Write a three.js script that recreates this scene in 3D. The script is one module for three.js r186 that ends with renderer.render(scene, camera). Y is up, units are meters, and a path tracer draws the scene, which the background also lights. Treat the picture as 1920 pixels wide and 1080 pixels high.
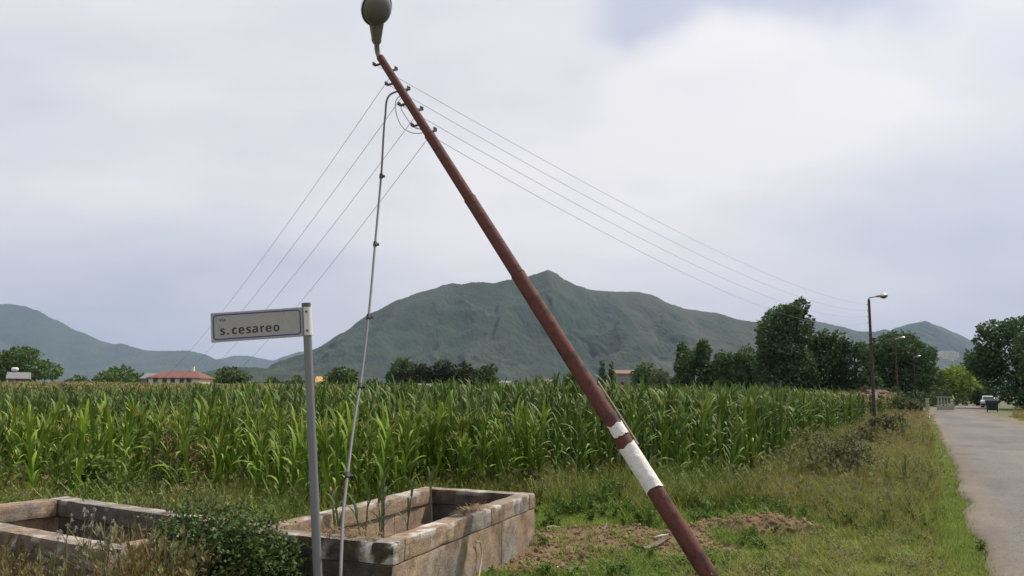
import * as THREE from 'three';
import { mergeGeometries } from 'three/addons/utils/BufferGeometryUtils.js';

// ------------------------------------------------------------------ camera
const scene = new THREE.Scene();
const VFOV = 40, EYE = 1.6;
const camera = new THREE.PerspectiveCamera(VFOV, 16 / 9, 0.1, 40000);
camera.position.set(0, EYE, 0);
camera.rotation.order = 'YXZ';
camera.rotation.set(THREE.MathUtils.degToRad(7.37), 0, THREE.MathUtils.degToRad(0.6));
camera.updateMatrixWorld(true);

// ------------------------------------------------------------------ random and noise
function rng(seed) {
  let s = seed >>> 0;
  return () => { s = (s + 0x6d2b79f5) | 0; let t = Math.imul(s ^ (s >>> 15), 1 | s); t = (t + Math.imul(t ^ (t >>> 7), 61 | t)) ^ t; return ((t ^ (t >>> 14)) >>> 0) / 4294967296; };
}
const hash = (x, y, z) => { let h = Math.imul(x, 374761393) ^ Math.imul(y, 668265263) ^ Math.imul(z, 2147483647 - 94906249); h = Math.imul(h ^ (h >>> 13), 1274126177); h ^= h >>> 16; h = Math.imul(h, 2246822519); return ((h ^ (h >>> 15)) >>> 0) / 4294967296; };
const sm = (t) => t * t * (3 - 2 * t);
const lerp = (a, b, t) => a + (b - a) * t;
const clamp = (x, a = 0, b = 1) => Math.min(b, Math.max(a, x));
const step = (a, b, x) => sm(clamp((x - a) / (b - a)));
function noise(x, y = 0, z = 0, per = 0) {           // value noise 0..1, periodic in x and y when per > 0
  const xi = Math.floor(x), yi = Math.floor(y), zi = Math.floor(z), u = sm(x - xi), v = sm(y - yi), w = sm(z - zi);
  const m = (i) => (per ? ((i % per) + per) % per : i);
  const c = (i, j, k) => hash(m(xi + i), m(yi + j), zi + k);
  return lerp(lerp(lerp(c(0, 0, 0), c(1, 0, 0), u), lerp(c(0, 1, 0), c(1, 1, 0), u), v), lerp(lerp(c(0, 0, 1), c(1, 0, 1), u), lerp(c(0, 1, 1), c(1, 1, 1), u), v), w);
}
function fbm(x, y = 0, z = 0, oct = 4, per = 0) {
  let s = 0, a = 0.5, n = 0;
  for (let i = 0; i < oct; i++) { s += a * noise(x, y, z + i * 7.3, per); n += a; a *= 0.5; x *= 2; y *= 2; z *= 2; per *= 2; }
  return s / n;
}

// ------------------------------------------------------------------ sky, sun, haze, exposure
const SUN_AZ = 42, SUN_EL = 49;                        // degrees to the right of straight ahead, and up
const dirOf = (az, el) => { const a = THREE.MathUtils.degToRad(az), e = THREE.MathUtils.degToRad(el); return new THREE.Vector3(Math.sin(a) * Math.cos(e), Math.sin(e), -Math.cos(a) * Math.cos(e)); };
const sunDir = dirOf(SUN_AZ, SUN_EL);
{
  const W = 1024, H = 512, data = new Float32Array(W * H * 4);
  for (let j = 0; j < H; j++) for (let i = 0; i < W; i++) {
    const el = ((j + 0.5) / H - 0.5) * 180, a = ((i + 0.5) / W - 0.5) * 2 * Math.PI;
    let az = (a * 180) / Math.PI + 90; if (az > 180) az -= 360;
    const e = THREE.MathUtils.degToRad(Math.max(el, 0)), d = new THREE.Vector3(Math.cos(a) * Math.cos(e), Math.sin(e), Math.sin(a) * Math.cos(e));
    // a layer of thin cloud at one height: noise over the plane it lies in
    const q = 1 / (d.y + 0.22), cx = d.x * q, cz = d.z * q;
    const n = fbm(cx * 1.1 + 3.1, cz * 1.7 + 9.4, 0, 5), n2 = fbm(cx * 3 + 1, cz * 5 + 4, 2, 4);
    let c = 0.60 + 1.0 * (n - 0.5) + 0.36 * (n2 - 0.5) + 0.16 * (fbm(cx * 9 + 4, cz * 14 + 2, 3, 4) - 0.5);
    c += 0.26 * step(3, 16, el) + 0.06 * step(16, 4, Math.abs(az + 2)) * step(14, 7, el);
    // the break in the cloud above a bright bank, and the long blue gap low in the same quarter
    const edge = 23.5 + 1.5 * Math.cos((az - 17) / 5.5) * step(26, 0, Math.abs(az - 17)) + 2.2 * (n2 - 0.5) + 1.4 * (fbm(az * 0.35, el * 0.35, 5, 4) - 0.5);
    const inGap = step(4, 9, az) * step(34, 24, az);
    c -= 0.62 * inGap * step(edge - 0.25, edge + 1.4, el) * step(40, 30, el);
    c += 0.30 * inGap * step(edge + 0.3, edge - 1.2, el) * step(12, 20, el);
    const gap = Math.exp(-Math.pow((az - 27) / 12, 2) - Math.pow((el - 11 - 0.05 * az) / 4.5, 2));
    c -= 0.5 * gap * (0.6 + 0.8 * n2);
    c -= 0.26 * step(-4, -30, az) * step(26, 5, el);
    c = clamp(c);
    const toSun = clamp(d.dot(sunDir)), glow = 0.30 * Math.pow(toSun, 14) + 0.10 * Math.pow(toSun, 4);
    const low = step(12, 0, el);
    const blue = [lerp(0.47, 0.49, low), lerp(0.52, 0.495, low), lerp(0.67, 0.61, low)], white = [lerp(0.865, 0.71, low), lerp(0.845, 0.68, low), lerp(0.865, 0.755, low)];
    const o = (j * W + i) * 4, hi = 1 - 0.22 * step(35, 80, el);
    for (let k = 0; k < 3; k++) data[o + k] = lerp(blue[k], white[k], c) * hi + glow;
    data[o + 3] = 1;
  }
  const sky = new THREE.DataTexture(data, W, H, THREE.RGBAFormat, THREE.FloatType);
  sky.mapping = THREE.EquirectangularReflectionMapping; sky.magFilter = sky.minFilter = THREE.LinearFilter; sky.needsUpdate = true;
  scene.background = sky; scene.environment = sky;
}
const sun = new THREE.DirectionalLight(new THREE.Color(1, 0.93, 0.82), 5.0);
sun.position.copy(sunDir).multiplyScalar(120); sun.target.position.set(0, 0, -20);
sun.castShadow = true; sun.shadow.radius = 2.2; sun.shadow.mapSize.set(4096, 4096);
Object.assign(sun.shadow.camera, { left: -70, right: 70, top: 70, bottom: -70, near: 1, far: 400 });
scene.add(sun, sun.target);
scene.fog = new THREE.FogExp2(new THREE.Color(0.56, 0.74, 1.0), 0.000034);

const renderer = new THREE.WebGLRenderer({ antialias: true });
renderer.toneMapping = THREE.LinearToneMapping;
renderer.toneMappingExposure = 1.0;
renderer.shadowMap.enabled = true;

// ------------------------------------------------------------------ measuring: where a line of sight meets a height or a distance
const V = (x, y, z) => new THREE.Vector3(x, y, z);
const FPX = 540 / Math.tan(THREE.MathUtils.degToRad(VFOV / 2));
const sight = (px, py) => V((px - 960) / FPX, (540 - py) / FPX, -1).applyQuaternion(camera.quaternion);
const onHeight = (px, py, h = 0) => { const d = sight(px, py); return d.multiplyScalar((h - EYE) / d.y).add(camera.position); };
const atDepth = (px, py, depth) => { const d = sight(px, py); return d.multiplyScalar(depth / -d.z).add(camera.position); };

// ------------------------------------------------------------------ naming
const taken = {};
function numbered(name) { const n = (taken[name] = (taken[name] ?? -1) + 1); return n ? name + '_' + String(n).padStart(3, '0') : name; }
function tag(o, label, category, group, kind) { if (label) o.userData.label = label; if (category) o.userData.category = category; if (group) o.userData.group = group; if (kind) o.userData.kind = kind; return o; }
function thing(name, label, category, pos, group) { const g = new THREE.Group(); g.name = numbered(name); if (pos) g.position.copy(pos); scene.add(g); return tag(g, label, category, group); }
function mesh(name, geo, mat, parent = scene) {
  const m = new THREE.Mesh(Array.isArray(geo) ? mergeGeometries(geo.map(plain)) : geo, mat);
  m.name = parent === scene ? numbered(name) : name; m.castShadow = m.receiveShadow = true; parent.add(m); return m;
}
function plain(g) { const o = g.index ? g.toNonIndexed() : g; for (const k of Object.keys(o.attributes)) if (!['position', 'normal', 'uv'].includes(k)) o.deleteAttribute(k); return o; }
function structure(name, geo, mat, label, category) { return tag(mesh(name, geo, mat), label, category, null, 'structure'); }

// ------------------------------------------------------------------ materials
const rgb = (r, g, b) => new THREE.Color().setRGB(r, g, b);
const std = (r, g, b, rough = 0.9, extra = {}) => new THREE.MeshStandardMaterial({ color: rgb(r, g, b), roughness: rough, ...extra });
const leafy = (r, g, b, through = 0.35, extra = {}) => new THREE.MeshPhysicalMaterial({ color: rgb(r, g, b), roughness: 0.85, transmission: through, thickness: 0, side: THREE.DoubleSide, specularIntensity: 0.35, ...extra });
function noiseTexture(size, per, fn, srgb = false) {
  const data = new Uint8Array(size * size * 4);
  for (let j = 0; j < size; j++) for (let i = 0; i < size; i++) {
    const c = fn((i / size) * per, (j / size) * per, per), o = (j * size + i) * 4;
    for (let k = 0; k < 3; k++) data[o + k] = clamp(Array.isArray(c) ? c[k] : c) * 255;
    data[o + 3] = 255;
  }
  const t = new THREE.DataTexture(data, size, size); t.wrapS = t.wrapT = THREE.RepeatWrapping; t.magFilter = t.minFilter = THREE.LinearFilter;
  if (srgb) t.colorSpace = THREE.SRGBColorSpace;
  t.needsUpdate = true; return t;
}
const scaled = (t, x, y = x) => { const c = t.clone(); c.repeat.set(x, y); c.needsUpdate = true; return c; };
const grainTex = noiseTexture(512, 8, (x, y, p) => { const a = fbm(x, y, 1, 3, p), b = fbm(x * 8, y * 8, 2, 3, p * 8); const g = 0.62 + 0.45 * (a - 0.5) + 0.5 * (b - 0.5); return [g, g, g]; });
const grainBump = noiseTexture(512, 16, (x, y, p) => fbm(x, y, 4, 5, p) * 0.5 + 0.5 * noise(x * 12, y * 12, 3, p * 12));
const asphaltTex = noiseTexture(1024, 8, (x, y, p) => {
  const a = fbm(x * 0.5, y * 0.5, 1, 3, p / 2), b = noise(x * 40, y * 40, 2, p * 40), c = noise(x * 20, y * 20, 5, p * 20);
  const crack = Math.abs(fbm(x * 1.5, y * 1.5, 8, 4, p * 1.5) - 0.5) < 0.006 ? 0.25 : 0; const g = 0.70 + 0.40 * (a - 0.5) + 0.36 * (b - 0.5) + 0.18 * (c - 0.5) - crack; return [g, g * 0.98, g * 0.96];
}, false);
const concTex = noiseTexture(1024, 8, (x, y, p) => {
  const a = fbm(x, y, 1, 4, p), b = fbm(x * 10, y * 10, 2, 3, p * 10), pit = step(0.66, 0.74, noise(x * 22, y * 22, 3, p * 22)) * 0.14, lich = step(0.60, 0.70, fbm(x * 2.5, y * 2.5, 6, 4, p * 2.5)) * 0.22, crack = Math.abs(fbm(x * 1.5, y * 1.5, 8, 4, 12) - 0.5) < 0.005 ? 0.35 : 0;
  const g = 0.72 + 0.5 * (a - 0.5) + 0.42 * (b - 0.5) - pit - crack; return [g - lich * 0.5, g - lich * 0.6, g - lich];
});
const concBump = noiseTexture(1024, 8, (x, y, p) => clamp(0.55 * fbm(x * 5, y * 5, 4, 4, p * 5) + 0.45 * noise(x * 40, y * 40, 3, p * 40) - 0.3 * step(0.66, 0.74, noise(x * 22, y * 22, 3, p * 22)) + 0.15));
const rustTex = noiseTexture(512, 8, (x, y, p) => {
  const a = fbm(x, y, 1, 4, p), b = fbm(x * 6, y * 6, 2, 3, p * 6), dark = step(0.56, 0.72, a), pale = step(0.62, 0.78, b);
  const fleck = step(0.70, 0.78, noise(x * 16, y * 16, 9, p * 16)) * 0.3, run = 0.25 * (fbm(x * 5, y * 0.7 + 3, 7, 3, 0) - 0.5) * Math.min(1, Math.min(x, p - x)); return [0.74 - 0.42 * dark + 0.20 * pale - fleck + run, 0.74 - 0.34 * dark + 0.34 * pale - fleck + run, 0.74 - 0.28 * dark + 0.42 * pale - fleck + run];
});
const barkTex = noiseTexture(256, 8, (x, y, p) => 0.5 + 0.5 * (fbm(x * 3, y, 1, 4, p * 3) - 0.2));

const mGalv = std(0.20, 0.20, 0.21, 0.55, { metalness: 0.35, bumpMap: grainBump, bumpScale: 0.0006 });
const mRust = std(0.150, 0.046, 0.034, 0.86, { map: scaled(rustTex, 1, 6), bumpMap: scaled(grainBump, 1, 5), bumpScale: 0.0015 });
const mRustDull = std(0.085, 0.055, 0.048, 0.8, { map: scaled(rustTex, 1, 6) });
const mSteelDark = std(0.11, 0.105, 0.105, 0.6, { metalness: 0.3 });
const mLampMetal = std(0.20, 0.195, 0.205, 0.6, { metalness: 0.1, bumpMap: grainBump, bumpScale: 0.0008 });
const mLampHood = std(0.55, 0.56, 0.57, 0.28, { metalness: 0.75 });
const mLampBowl = new THREE.MeshPhysicalMaterial({ color: rgb(0.15, 0.15, 0.155), roughness: 0.3, transmission: 0.15, thickness: 0, side: THREE.DoubleSide });
const mPorcelain = std(0.16, 0.14, 0.13, 0.35);
const mWire = std(0.24, 0.24, 0.25, 0.6);
const mCable = std(0.125, 0.125, 0.13, 0.7);
const mBlack = std(0.02, 0.02, 0.022, 0.7);
const paperTex = noiseTexture(512, 4, (x, y, p) => { const a = fbm(x * 2, y * 2, 1, 4, p * 2), tear = step(0.60, 0.64, fbm(x * 3, y * 3, 5, 4, p * 3)) * 0.08, seam = Math.abs(y % 1.33 - 0.66) < 0.012 ? 0.18 : 0, spot = step(0.8, 0.84, noise(x * 9, y * 9, 2, p * 9)) * 0.15; const g = 0.95 + 0.2 * (a - 0.5) - tear - seam - spot; return [g, g * 0.985, g * 0.96]; });
const paperBump = noiseTexture(256, 4, (x, y, p) => fbm(x * 2, y * 4, 2, 4, p * 4));
const mPaper = std(0.74, 0.73, 0.71, 0.9, { side: THREE.DoubleSide, map: paperTex, bumpMap: paperBump, bumpScale: 0.008 });
const mBark = std(0.075, 0.06, 0.045, 0.95, { bumpMap: barkTex, bumpScale: 0.02 });

// ------------------------------------------------------------------ geometry helpers
function tube(points, r, seg = 24, rad = 6) { return new THREE.TubeGeometry(new THREE.CatmullRomCurve3(points), seg, r, rad, false); }
function taperTube(points, radii, rad = 8, seg = 0) {                // a tube whose radius changes along it
  const n = seg || points.length * 4, curve = new THREE.CatmullRomCurve3(points), fr = curve.computeFrenetFrames(n, false), pos = [], uv = [], idx = [];
  for (let i = 0; i <= n; i++) {
    const t = i / n, p = curve.getPoint(t), k = t * (radii.length - 1), a = Math.min(Math.floor(k), radii.length - 2), r = lerp(radii[a], radii[a + 1], k - a);
    for (let j = 0; j <= rad; j++) {
      const th = (j / rad) * Math.PI * 2, q = p.clone().addScaledVector(fr.normals[i], Math.cos(th) * r).addScaledVector(fr.binormals[i], Math.sin(th) * r);
      pos.push(q.x, q.y, q.z); uv.push(j / rad, t);
      if (i < n && j < rad) { const a0 = i * (rad + 1) + j, b0 = a0 + rad + 1; idx.push(a0, b0, a0 + 1, b0, b0 + 1, a0 + 1); }
    }
  }
  const g = new THREE.BufferGeometry();
  g.setAttribute('position', new THREE.Float32BufferAttribute(pos, 3)); g.setAttribute('uv', new THREE.Float32BufferAttribute(uv, 2)); g.setIndex(idx); g.computeVertexNormals(); return g;
}
const box = (w, h, d, x = 0, y = 0, z = 0) => new THREE.BoxGeometry(w, h, d).translate(x, y, z);
const cyl = (r0, r1, h, x = 0, y = 0, z = 0, seg = 16) => new THREE.CylinderGeometry(r1, r0, h, seg).translate(x, y, z);
function sag(a, b, drop, n = 28) { const out = []; for (let i = 0; i <= n; i++) { const t = i / n, p = a.clone().lerp(b, t); p.y -= drop * 4 * t * (1 - t); out.push(p); } return out; }
class Tris {                                                        // collects triangles with colours
  constructor() { this.p = []; this.c = []; this.i = []; }
  vert(v, c) { this.p.push(v.x, v.y, v.z); this.c.push(c[0], c[1], c[2]); return this.p.length / 3 - 1; }
  strip(mid, halfs, colors) {                                       // mid: points; halfs: half-width vectors
    let last;
    for (let k = 0; k < mid.length; k++) {
      const a = this.vert(mid[k].clone().sub(halfs[k]), colors[k]), b = this.vert(mid[k].clone().add(halfs[k]), colors[k]);
      if (last) this.i.push(last[0], last[1], a, last[1], b, a);
      last = [a, b];
    }
  }
  leaf(p, along, side, l, w, c) {                                   // a four-sided leaf, folded a little
    const n = along.clone().cross(side).normalize();
    const a = this.vert(p, c), b = this.vert(p.clone().addScaledVector(along, l * 0.5).addScaledVector(side, w).addScaledVector(n, w * 0.3), c), d = this.vert(p.clone().addScaledVector(along, l * 0.5).addScaledVector(side, -w).addScaledVector(n, w * 0.3), c), e = this.vert(p.clone().addScaledVector(along, l), c);
    this.i.push(a, b, e, a, e, d);
  }
  geo() { const g = new THREE.BufferGeometry(); g.setAttribute('position', new THREE.Float32BufferAttribute(this.p, 3)); g.setAttribute('color', new THREE.Float32BufferAttribute(this.c, 3)); g.setIndex(this.i); g.computeVertexNormals(); return g; }
}
const ball = (R) => { const z = 2 * R() - 1, a = R() * Math.PI * 2, s = Math.sqrt(1 - z * z); return V(s * Math.cos(a), z, s * Math.sin(a)); };

// ------------------------------------------------------------------ where the road, the field and the bare soil lie
const roadLeft = [[2010, 1400], [1930, 1240], [1856, 1080], [1826, 990], [1792, 880], [1757, 800], [1748, 781], [1753, 771], [1786, 763.5], [1842, 758]].map(([x, y]) => onHeight(x, y));
roadLeft.unshift(roadLeft[0].clone().add(roadLeft[0].clone().sub(roadLeft[2]).setLength(14)));
roadLeft.push(roadLeft.at(-1).clone().add(V(70, 0, -30)));
const roadCurve = new THREE.CatmullRomCurve3(roadLeft, false, 'centripetal');
const ROADN = 840, roadPts = roadCurve.getSpacedPoints(ROADN), ROADW = 4.1;
const roadSide = roadPts.map((p, i) => { const t = roadPts[Math.min(i + 1, ROADN)].clone().sub(roadPts[Math.max(i - 1, 0)]).setY(0).normalize(); return V(-t.z, 0, t.x); });   // towards the far edge
function roadOffset(x, z) {                                         // metres to the right of the road's left edge
  let best = 1e9, off = 0;
  for (let i = 0; i <= ROADN; i += 6) { const dx = x - roadPts[i].x, dz = z - roadPts[i].z, d = dx * dx + dz * dz; if (d < best) { best = d; off = dx * roadSide[i].x + dz * roadSide[i].z; } }
  return Math.abs(off) < 0.01 || Math.sqrt(best) > Math.abs(off) * 1.6 + 3 ? Math.sign(off || 1) * Math.sqrt(best) : off;
}
const cornCorner = onHeight(1385, 915), cornFar = onHeight(1622, 798);
const cornDir = cornFar.clone().sub(cornCorner).setY(0).normalize();
const cornEdge = (x) => 12.9 + 0.8 * (noise(x * 0.7, 3) - 0.5) + 1.2 * step(-5, -11, x);   // distance of its front edge
function inCorn(x, z) {
  const d = -z; if (d < cornEdge(x)) return false;
  const rx = x - cornCorner.x, rz = z - cornCorner.z, right = rx * -cornDir.z + rz * cornDir.x;
  if (right > 0.5 * (noise(d * 0.4, 8) - 0.5)) return false;
  return d < (x / d < 0.14 ? 150 : 100);
}
const dirtSpots = [[onHeight(1110, 1025), 1.6, 1.5, 0.05], [onHeight(1235, 1010), 1.1, 1.0, 0.05], [onHeight(1420, 1002), 1.1, 0.65, 0.17], [onHeight(985, 1070), 0.8, 0.55, 0.03]];
function dirt(x, z) {
  let m = 0;
  for (const [c, rx, rz] of dirtSpots) m = Math.max(m, 1 - Math.hypot((x - c.x) / rx, (z - c.z) / rz));
  return m > -0.6 ? step(0.10, 0.50, m + 1.1 * (fbm(x * 2.4, z * 2.4, 3, 4) - 0.5)) : 0;
}
function rise(x, z) { return 0.55 * step(35, 135, -z) * step(0.30, 0.12, x / Math.max(1, -z)); }
function groundHeight(x, z) {
  const d = Math.hypot(x, z); let h = rise(x, z);
  if (d < 60) {
    const off = roadOffset(x, z), away = step(0.1, 1.0, off < 0 ? -off : off - ROADW - 0.3);
    h += (0.05 * (fbm(x * 0.5, z * 0.5, 1, 3) - 0.45) + 0.03 * (noise(x * 2.4, z * 2.4, 6) - 0.5)) * away - 0.03 * (1 - away);
    const m = dirt(x, z);
    if (m > 0) { h += m * 0.15 * (fbm(x * 4, z * 4, 9, 4) - 0.38); const [c, rx, rz, up] = dirtSpots[2]; h += up * m * step(1, 0, Math.hypot((x - c.x) / rx / 1.2, (z - c.z) / rz / 1.3)); }
  }
  return h;
}

// ------------------------------------------------------------------ ground
{
  const line = (lo, a, b, hi, fine) => { const o = []; for (let v = a; v <= b + 1e-6; v += fine) o.push(v); let s = fine, v = a; while (v > lo) { s *= 1.22; v -= s; o.unshift(v); } s = fine; v = b; while (v < hi) { s *= 1.22; v += s; o.push(v); } return o; };
  const xs = line(-22000, -8, 9, 22000, 0.085), zs = line(-22000, -17, -3.2, 1500, 0.085), nx = xs.length, nz = zs.length, pos = [], col = [], uv = [], idx = [];
  for (let j = 0; j < nz; j++) for (let i = 0; i < nx; i++) {
    const x = xs[i], z = zs[j], d = Math.hypot(x, z), n = fbm(x * 0.35, z * 0.35, 2, 3), n2 = fbm(x * 3, z * 3, 4, 3);
    pos.push(x, groundHeight(x, z), z); uv.push(x, z);
    let c = [lerp(0.105, 0.135, n), lerp(0.135, 0.145, n), lerp(0.034, 0.05, n)];
    if (d < 200) {
      const off = roadOffset(x, z);
      const dry = clamp(step(-5, -1, off) * (off < 0 ? 1 : 1) * 0.8 * step(12, 30, -z) + step(0.5, 0.75, n) * 0.5);
      c = [lerp(c[0], 0.15, dry), lerp(c[1], 0.115, dry), lerp(c[2], 0.055, dry)];
      if (d > 55) { const q = step(55, 90, d) * (x > 0 ? 1 : 0); c = [lerp(c[0], 0.085, q), lerp(c[1], 0.105, q), lerp(c[2], 0.035, q)]; }
      const shoulder = step(-0.35, 0.05, off) * step(ROADW + 1.6, ROADW + 0.6, off);
      c = [lerp(c[0], 0.19, shoulder), lerp(c[1], 0.16, shoulder), lerp(c[2], 0.12, shoulder)];
      const m = dirt(x, z); c = [lerp(c[0], 0.21, m), lerp(c[1], 0.132, m), lerp(c[2], 0.08, m)];
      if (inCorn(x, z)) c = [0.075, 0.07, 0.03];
    } else { const f = fbm(x * 0.004, z * 0.004, 7, 3), t = step(0.4, 0.6, f); c = [lerp(0.07, 0.12, t), lerp(0.095, 0.12, t), lerp(0.03, 0.05, t)]; }
    const k = 0.7 + 0.5 * n2; col.push(c[0] * k, c[1] * k, c[2] * k);
    if (i < nx - 1 && j < nz - 1) { const a = j * nx + i, b = a + nx; idx.push(a, b, a + 1, b, b + 1, a + 1); }
  }
  const g = new THREE.BufferGeometry();
  g.setAttribute('position', new THREE.Float32BufferAttribute(pos, 3)); g.setAttribute('color', new THREE.Float32BufferAttribute(col, 3)); g.setAttribute('uv', new THREE.Float32BufferAttribute(uv, 2)); g.setIndex(idx); g.computeVertexNormals();
  structure('ground', g, new THREE.MeshStandardMaterial({ vertexColors: true, roughness: 1, bumpMap: scaled(grainBump, 1.3), bumpScale: 0.025 }), 'flat grassy ground with bare soil beside the leaning pole', 'ground');
}
// ------------------------------------------------------------------ road
{
  const cross = [-0.06, 0.0, 0.1, 0.2, 0.32, 0.46, 0.62, 0.8, 1.0, 1.2, 1.4, 1.6, 1.8, 2.0, 2.2, 2.4, 2.6, 2.8, 3.0, 3.2, 3.4, 3.6, 3.78, 3.92, 4.02, 4.1, 4.16], pos = [], uv = [], col = [], idx = [], nc = cross.length;
  let run = 0;
  for (let i = 0; i <= ROADN; i++) {
    if (i) run += roadPts[i].distanceTo(roadPts[i - 1]);
    for (let j = 0; j < nc; j++) {
      const ragged = j < 4 ? 0.30 * (fbm(run * 0.9, 1, 0, 5) - 0.5) * (1 - j * 0.2) : j > nc - 3 ? 0.5 * (fbm(run * 0.4, 9, 0, 4) - 0.5) : 0;
      const o = cross[j] + ragged, p = roadPts[i].clone().addScaledVector(roadSide[i], o), edge = j === 0 || j === nc - 1;
      pos.push(p.x, edge ? -0.06 : 0.022 + 0.03 * Math.sin((cross[j] / ROADW) * Math.PI), p.z); uv.push(o / 4, run / 4);
      const t = fbm(o * 0.9, run * 0.16, 4, 5), patch = step(0.585, 0.60, fbm(cross[j] * 0.55 + 4, run * 0.16 + 2, 12, 2)), spill = step(0.60, 0.70, fbm(cross[j] * 1.8 + 7, run * 0.5, 2, 4)), grit = step(0.55, 0.1, Math.min(cross[j], ROADW - cross[j]) + 0.5 * (fbm(run * 0.8, cross[j] * 2, 3, 4) - 0.5)), rut = Math.exp(-Math.pow((cross[j] - 1.15) / 0.45, 2)) + Math.exp(-Math.pow((cross[j] - 3.0) / 0.45, 2)), k = 0.92 + 0.70 * (t - 0.5) + 0.07 * rut - 0.16 * patch - 0.20 * spill;
      col.push(k * lerp(1, 1.08, grit), k * lerp(1, 0.97, grit), k * lerp(1, 0.80, grit));
      if (i < ROADN && j < nc - 1) { const a = i * nc + j, b = a + nc; idx.push(a, a + 1, b, b, a + 1, b + 1); }
    }
  }
  const g = new THREE.BufferGeometry();
  g.setAttribute('position', new THREE.Float32BufferAttribute(pos, 3)); g.setAttribute('uv', new THREE.Float32BufferAttribute(uv, 2)); g.setAttribute('color', new THREE.Float32BufferAttribute(col, 3)); g.setIndex(idx); g.computeVertexNormals();
  structure('road', g, new THREE.MeshStandardMaterial({ color: rgb(0.168, 0.153, 0.142), map: scaled(asphaltTex, 1, 1), vertexColors: true, roughness: 0.92, bumpMap: scaled(grainBump, 2, 2), bumpScale: 0.006 }), 'narrow worn grey asphalt road without markings curving away', 'road');
}

// ------------------------------------------------------------------ mountains
const forest = noiseTexture(512, 16, (x, y, p) => fbm(x * 2, y * 2, 3, 4, p * 2));
function mountain(name, label, line, D, front, back, seed, o = {}) {
  const ridge = line.map(([x, y]) => { const p = atDepth(x, y, D); return [p.x, p.y]; });
  const x0 = ridge[0][0], x1 = ridge.at(-1)[0], NX = o.nx ?? 420, NZ = o.nz ?? 110;
  const top = (x) => { let k = 0; while (k < ridge.length - 2 && ridge[k + 1][0] < x) k++; const t = clamp((x - ridge[k][0]) / (ridge[k + 1][0] - ridge[k][0])); return lerp(ridge[k][1], ridge[k + 1][1], lerp(t, sm(t), 0.5)); };
  const pos = [], col = [], uv = [], idx = [], zr = Math.round(NZ * 0.72), hMax = Math.max(...ridge.map((r) => r[1]));
  for (let j = 0; j <= NZ; j++) for (let i = 0; i <= NX; i++) {
    const x = lerp(x0, x1, i / NX), t = j <= zr ? 1 - j / zr : (j - zr) / (NZ - zr), z = -(j <= zr ? D - front * t : D + back * t);
    const w = D * 0.05 * (o.warp ?? 1), body = t * (1 - t) * 4, warp = w * (fbm(x / w / 1.6, z / w / 1.6, seed, 3) - 0.5) * 1.6 * Math.min(1, t * 3);
    const H = top(x + warp), spur = 1 - Math.abs(2 * fbm((x + warp * 1.4) / (D * 0.075), z / (D * 0.2), seed + 4, 4) - 1), small = fbm(x / (D * 0.016), z / (D * 0.02), seed + 9, 4);
    let y = H * Math.pow(1 - t, o.power ?? 1.35) + hMax * body * (0.27 * (spur - 0.72) + 0.032 * (small - 0.5)) * (H / hMax) + D * 0.0016 * (hash(i, j, seed) - 0.5) * (t < 0.02 ? 0.5 : 1);
    y = Math.max(y, t > 0.97 ? -2 : 0.4 * (1 - t)) - (t >= 1 ? 5 : 0);
    pos.push(x, y, z); uv.push(x / 400, z / 400);
    const f0 = fbm(x / (D * 0.03), z / (D * 0.03) + y / (D * 0.02), seed + 2, 4), f = clamp(0.5 + 1.7 * (f0 - 0.5) + 0.35 * (spur - 0.75)), bare = clamp(step(0.56, 0.68, f) * (o.bare ?? 0.5) + (o.pale ? o.pale(x / D, y / D, t, f) : 0)), g2 = 0.72 + 0.56 * hash(i, j, seed + 31);
    const green = [lerp(0.004, 0.014, f) * g2, lerp(0.013, 0.036, f) * g2, lerp(0.008, 0.014, f) * g2];
    col.push(lerp(green[0], 0.034, bare), lerp(green[1], 0.036, bare), lerp(green[2], 0.030, bare));
    if (i < NX && j < NZ) { const a = j * (NX + 1) + i, b = a + NX + 1; idx.push(a, a + 1, b, b, a + 1, b + 1); }
  }
  const g = new THREE.BufferGeometry();
  g.setAttribute('position', new THREE.Float32BufferAttribute(pos, 3)); g.setAttribute('color', new THREE.Float32BufferAttribute(col, 3)); g.setAttribute('uv', new THREE.Float32BufferAttribute(uv, 2)); g.setIndex(idx); g.computeVertexNormals();
  return structure(name, g, new THREE.MeshStandardMaterial({ vertexColors: true, roughness: 1, bumpMap: scaled(forest, 1.5), bumpScale: 2.5 }), label, 'mountain');
}
mountain('mountain', 'broad green mountain with a pointed summit behind the corn', [[430, 705], [520, 694], [575, 672], [600, 650], [640, 625], [700, 585], [750, 561], [790, 547], [815, 541], [832, 534], [850, 531], [865, 533], [885, 529], [908, 529], [925, 531], [950, 525], [985, 520], [1003, 514], [1028, 506], [1042, 512], [1060, 525], [1085, 536], [1110, 544], [1160, 547], [1195, 547], [1220, 552], [1260, 571], [1290, 580], [1340, 586], [1390, 600], [1440, 608], [1500, 640], [1560, 690], [1600, 712]], 4200, 1500, 1800, 3,
  { nx: 560, nz: 150, bare: 0.28, warp: 0.4, pale: (x, y, t, f) => 0.55 * step(0.10, 0.14, x) * step(0.3, 0.2, x) * step(0.5, 0.62, f) + 0.5 * step(0.08, 0.0, t) * step(0.48, 0.6, f) });
mountain('mountain', 'low wooded foothill with a rounded top before the hazy ridge', [[340, 712], [380, 700], [410, 692], [440, 688], [480, 689], [530, 694], [580, 699], [640, 704], [760, 712]], 2300, 420, 500, 11, { nx: 160, nz: 50, bare: 0.1 });
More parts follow.
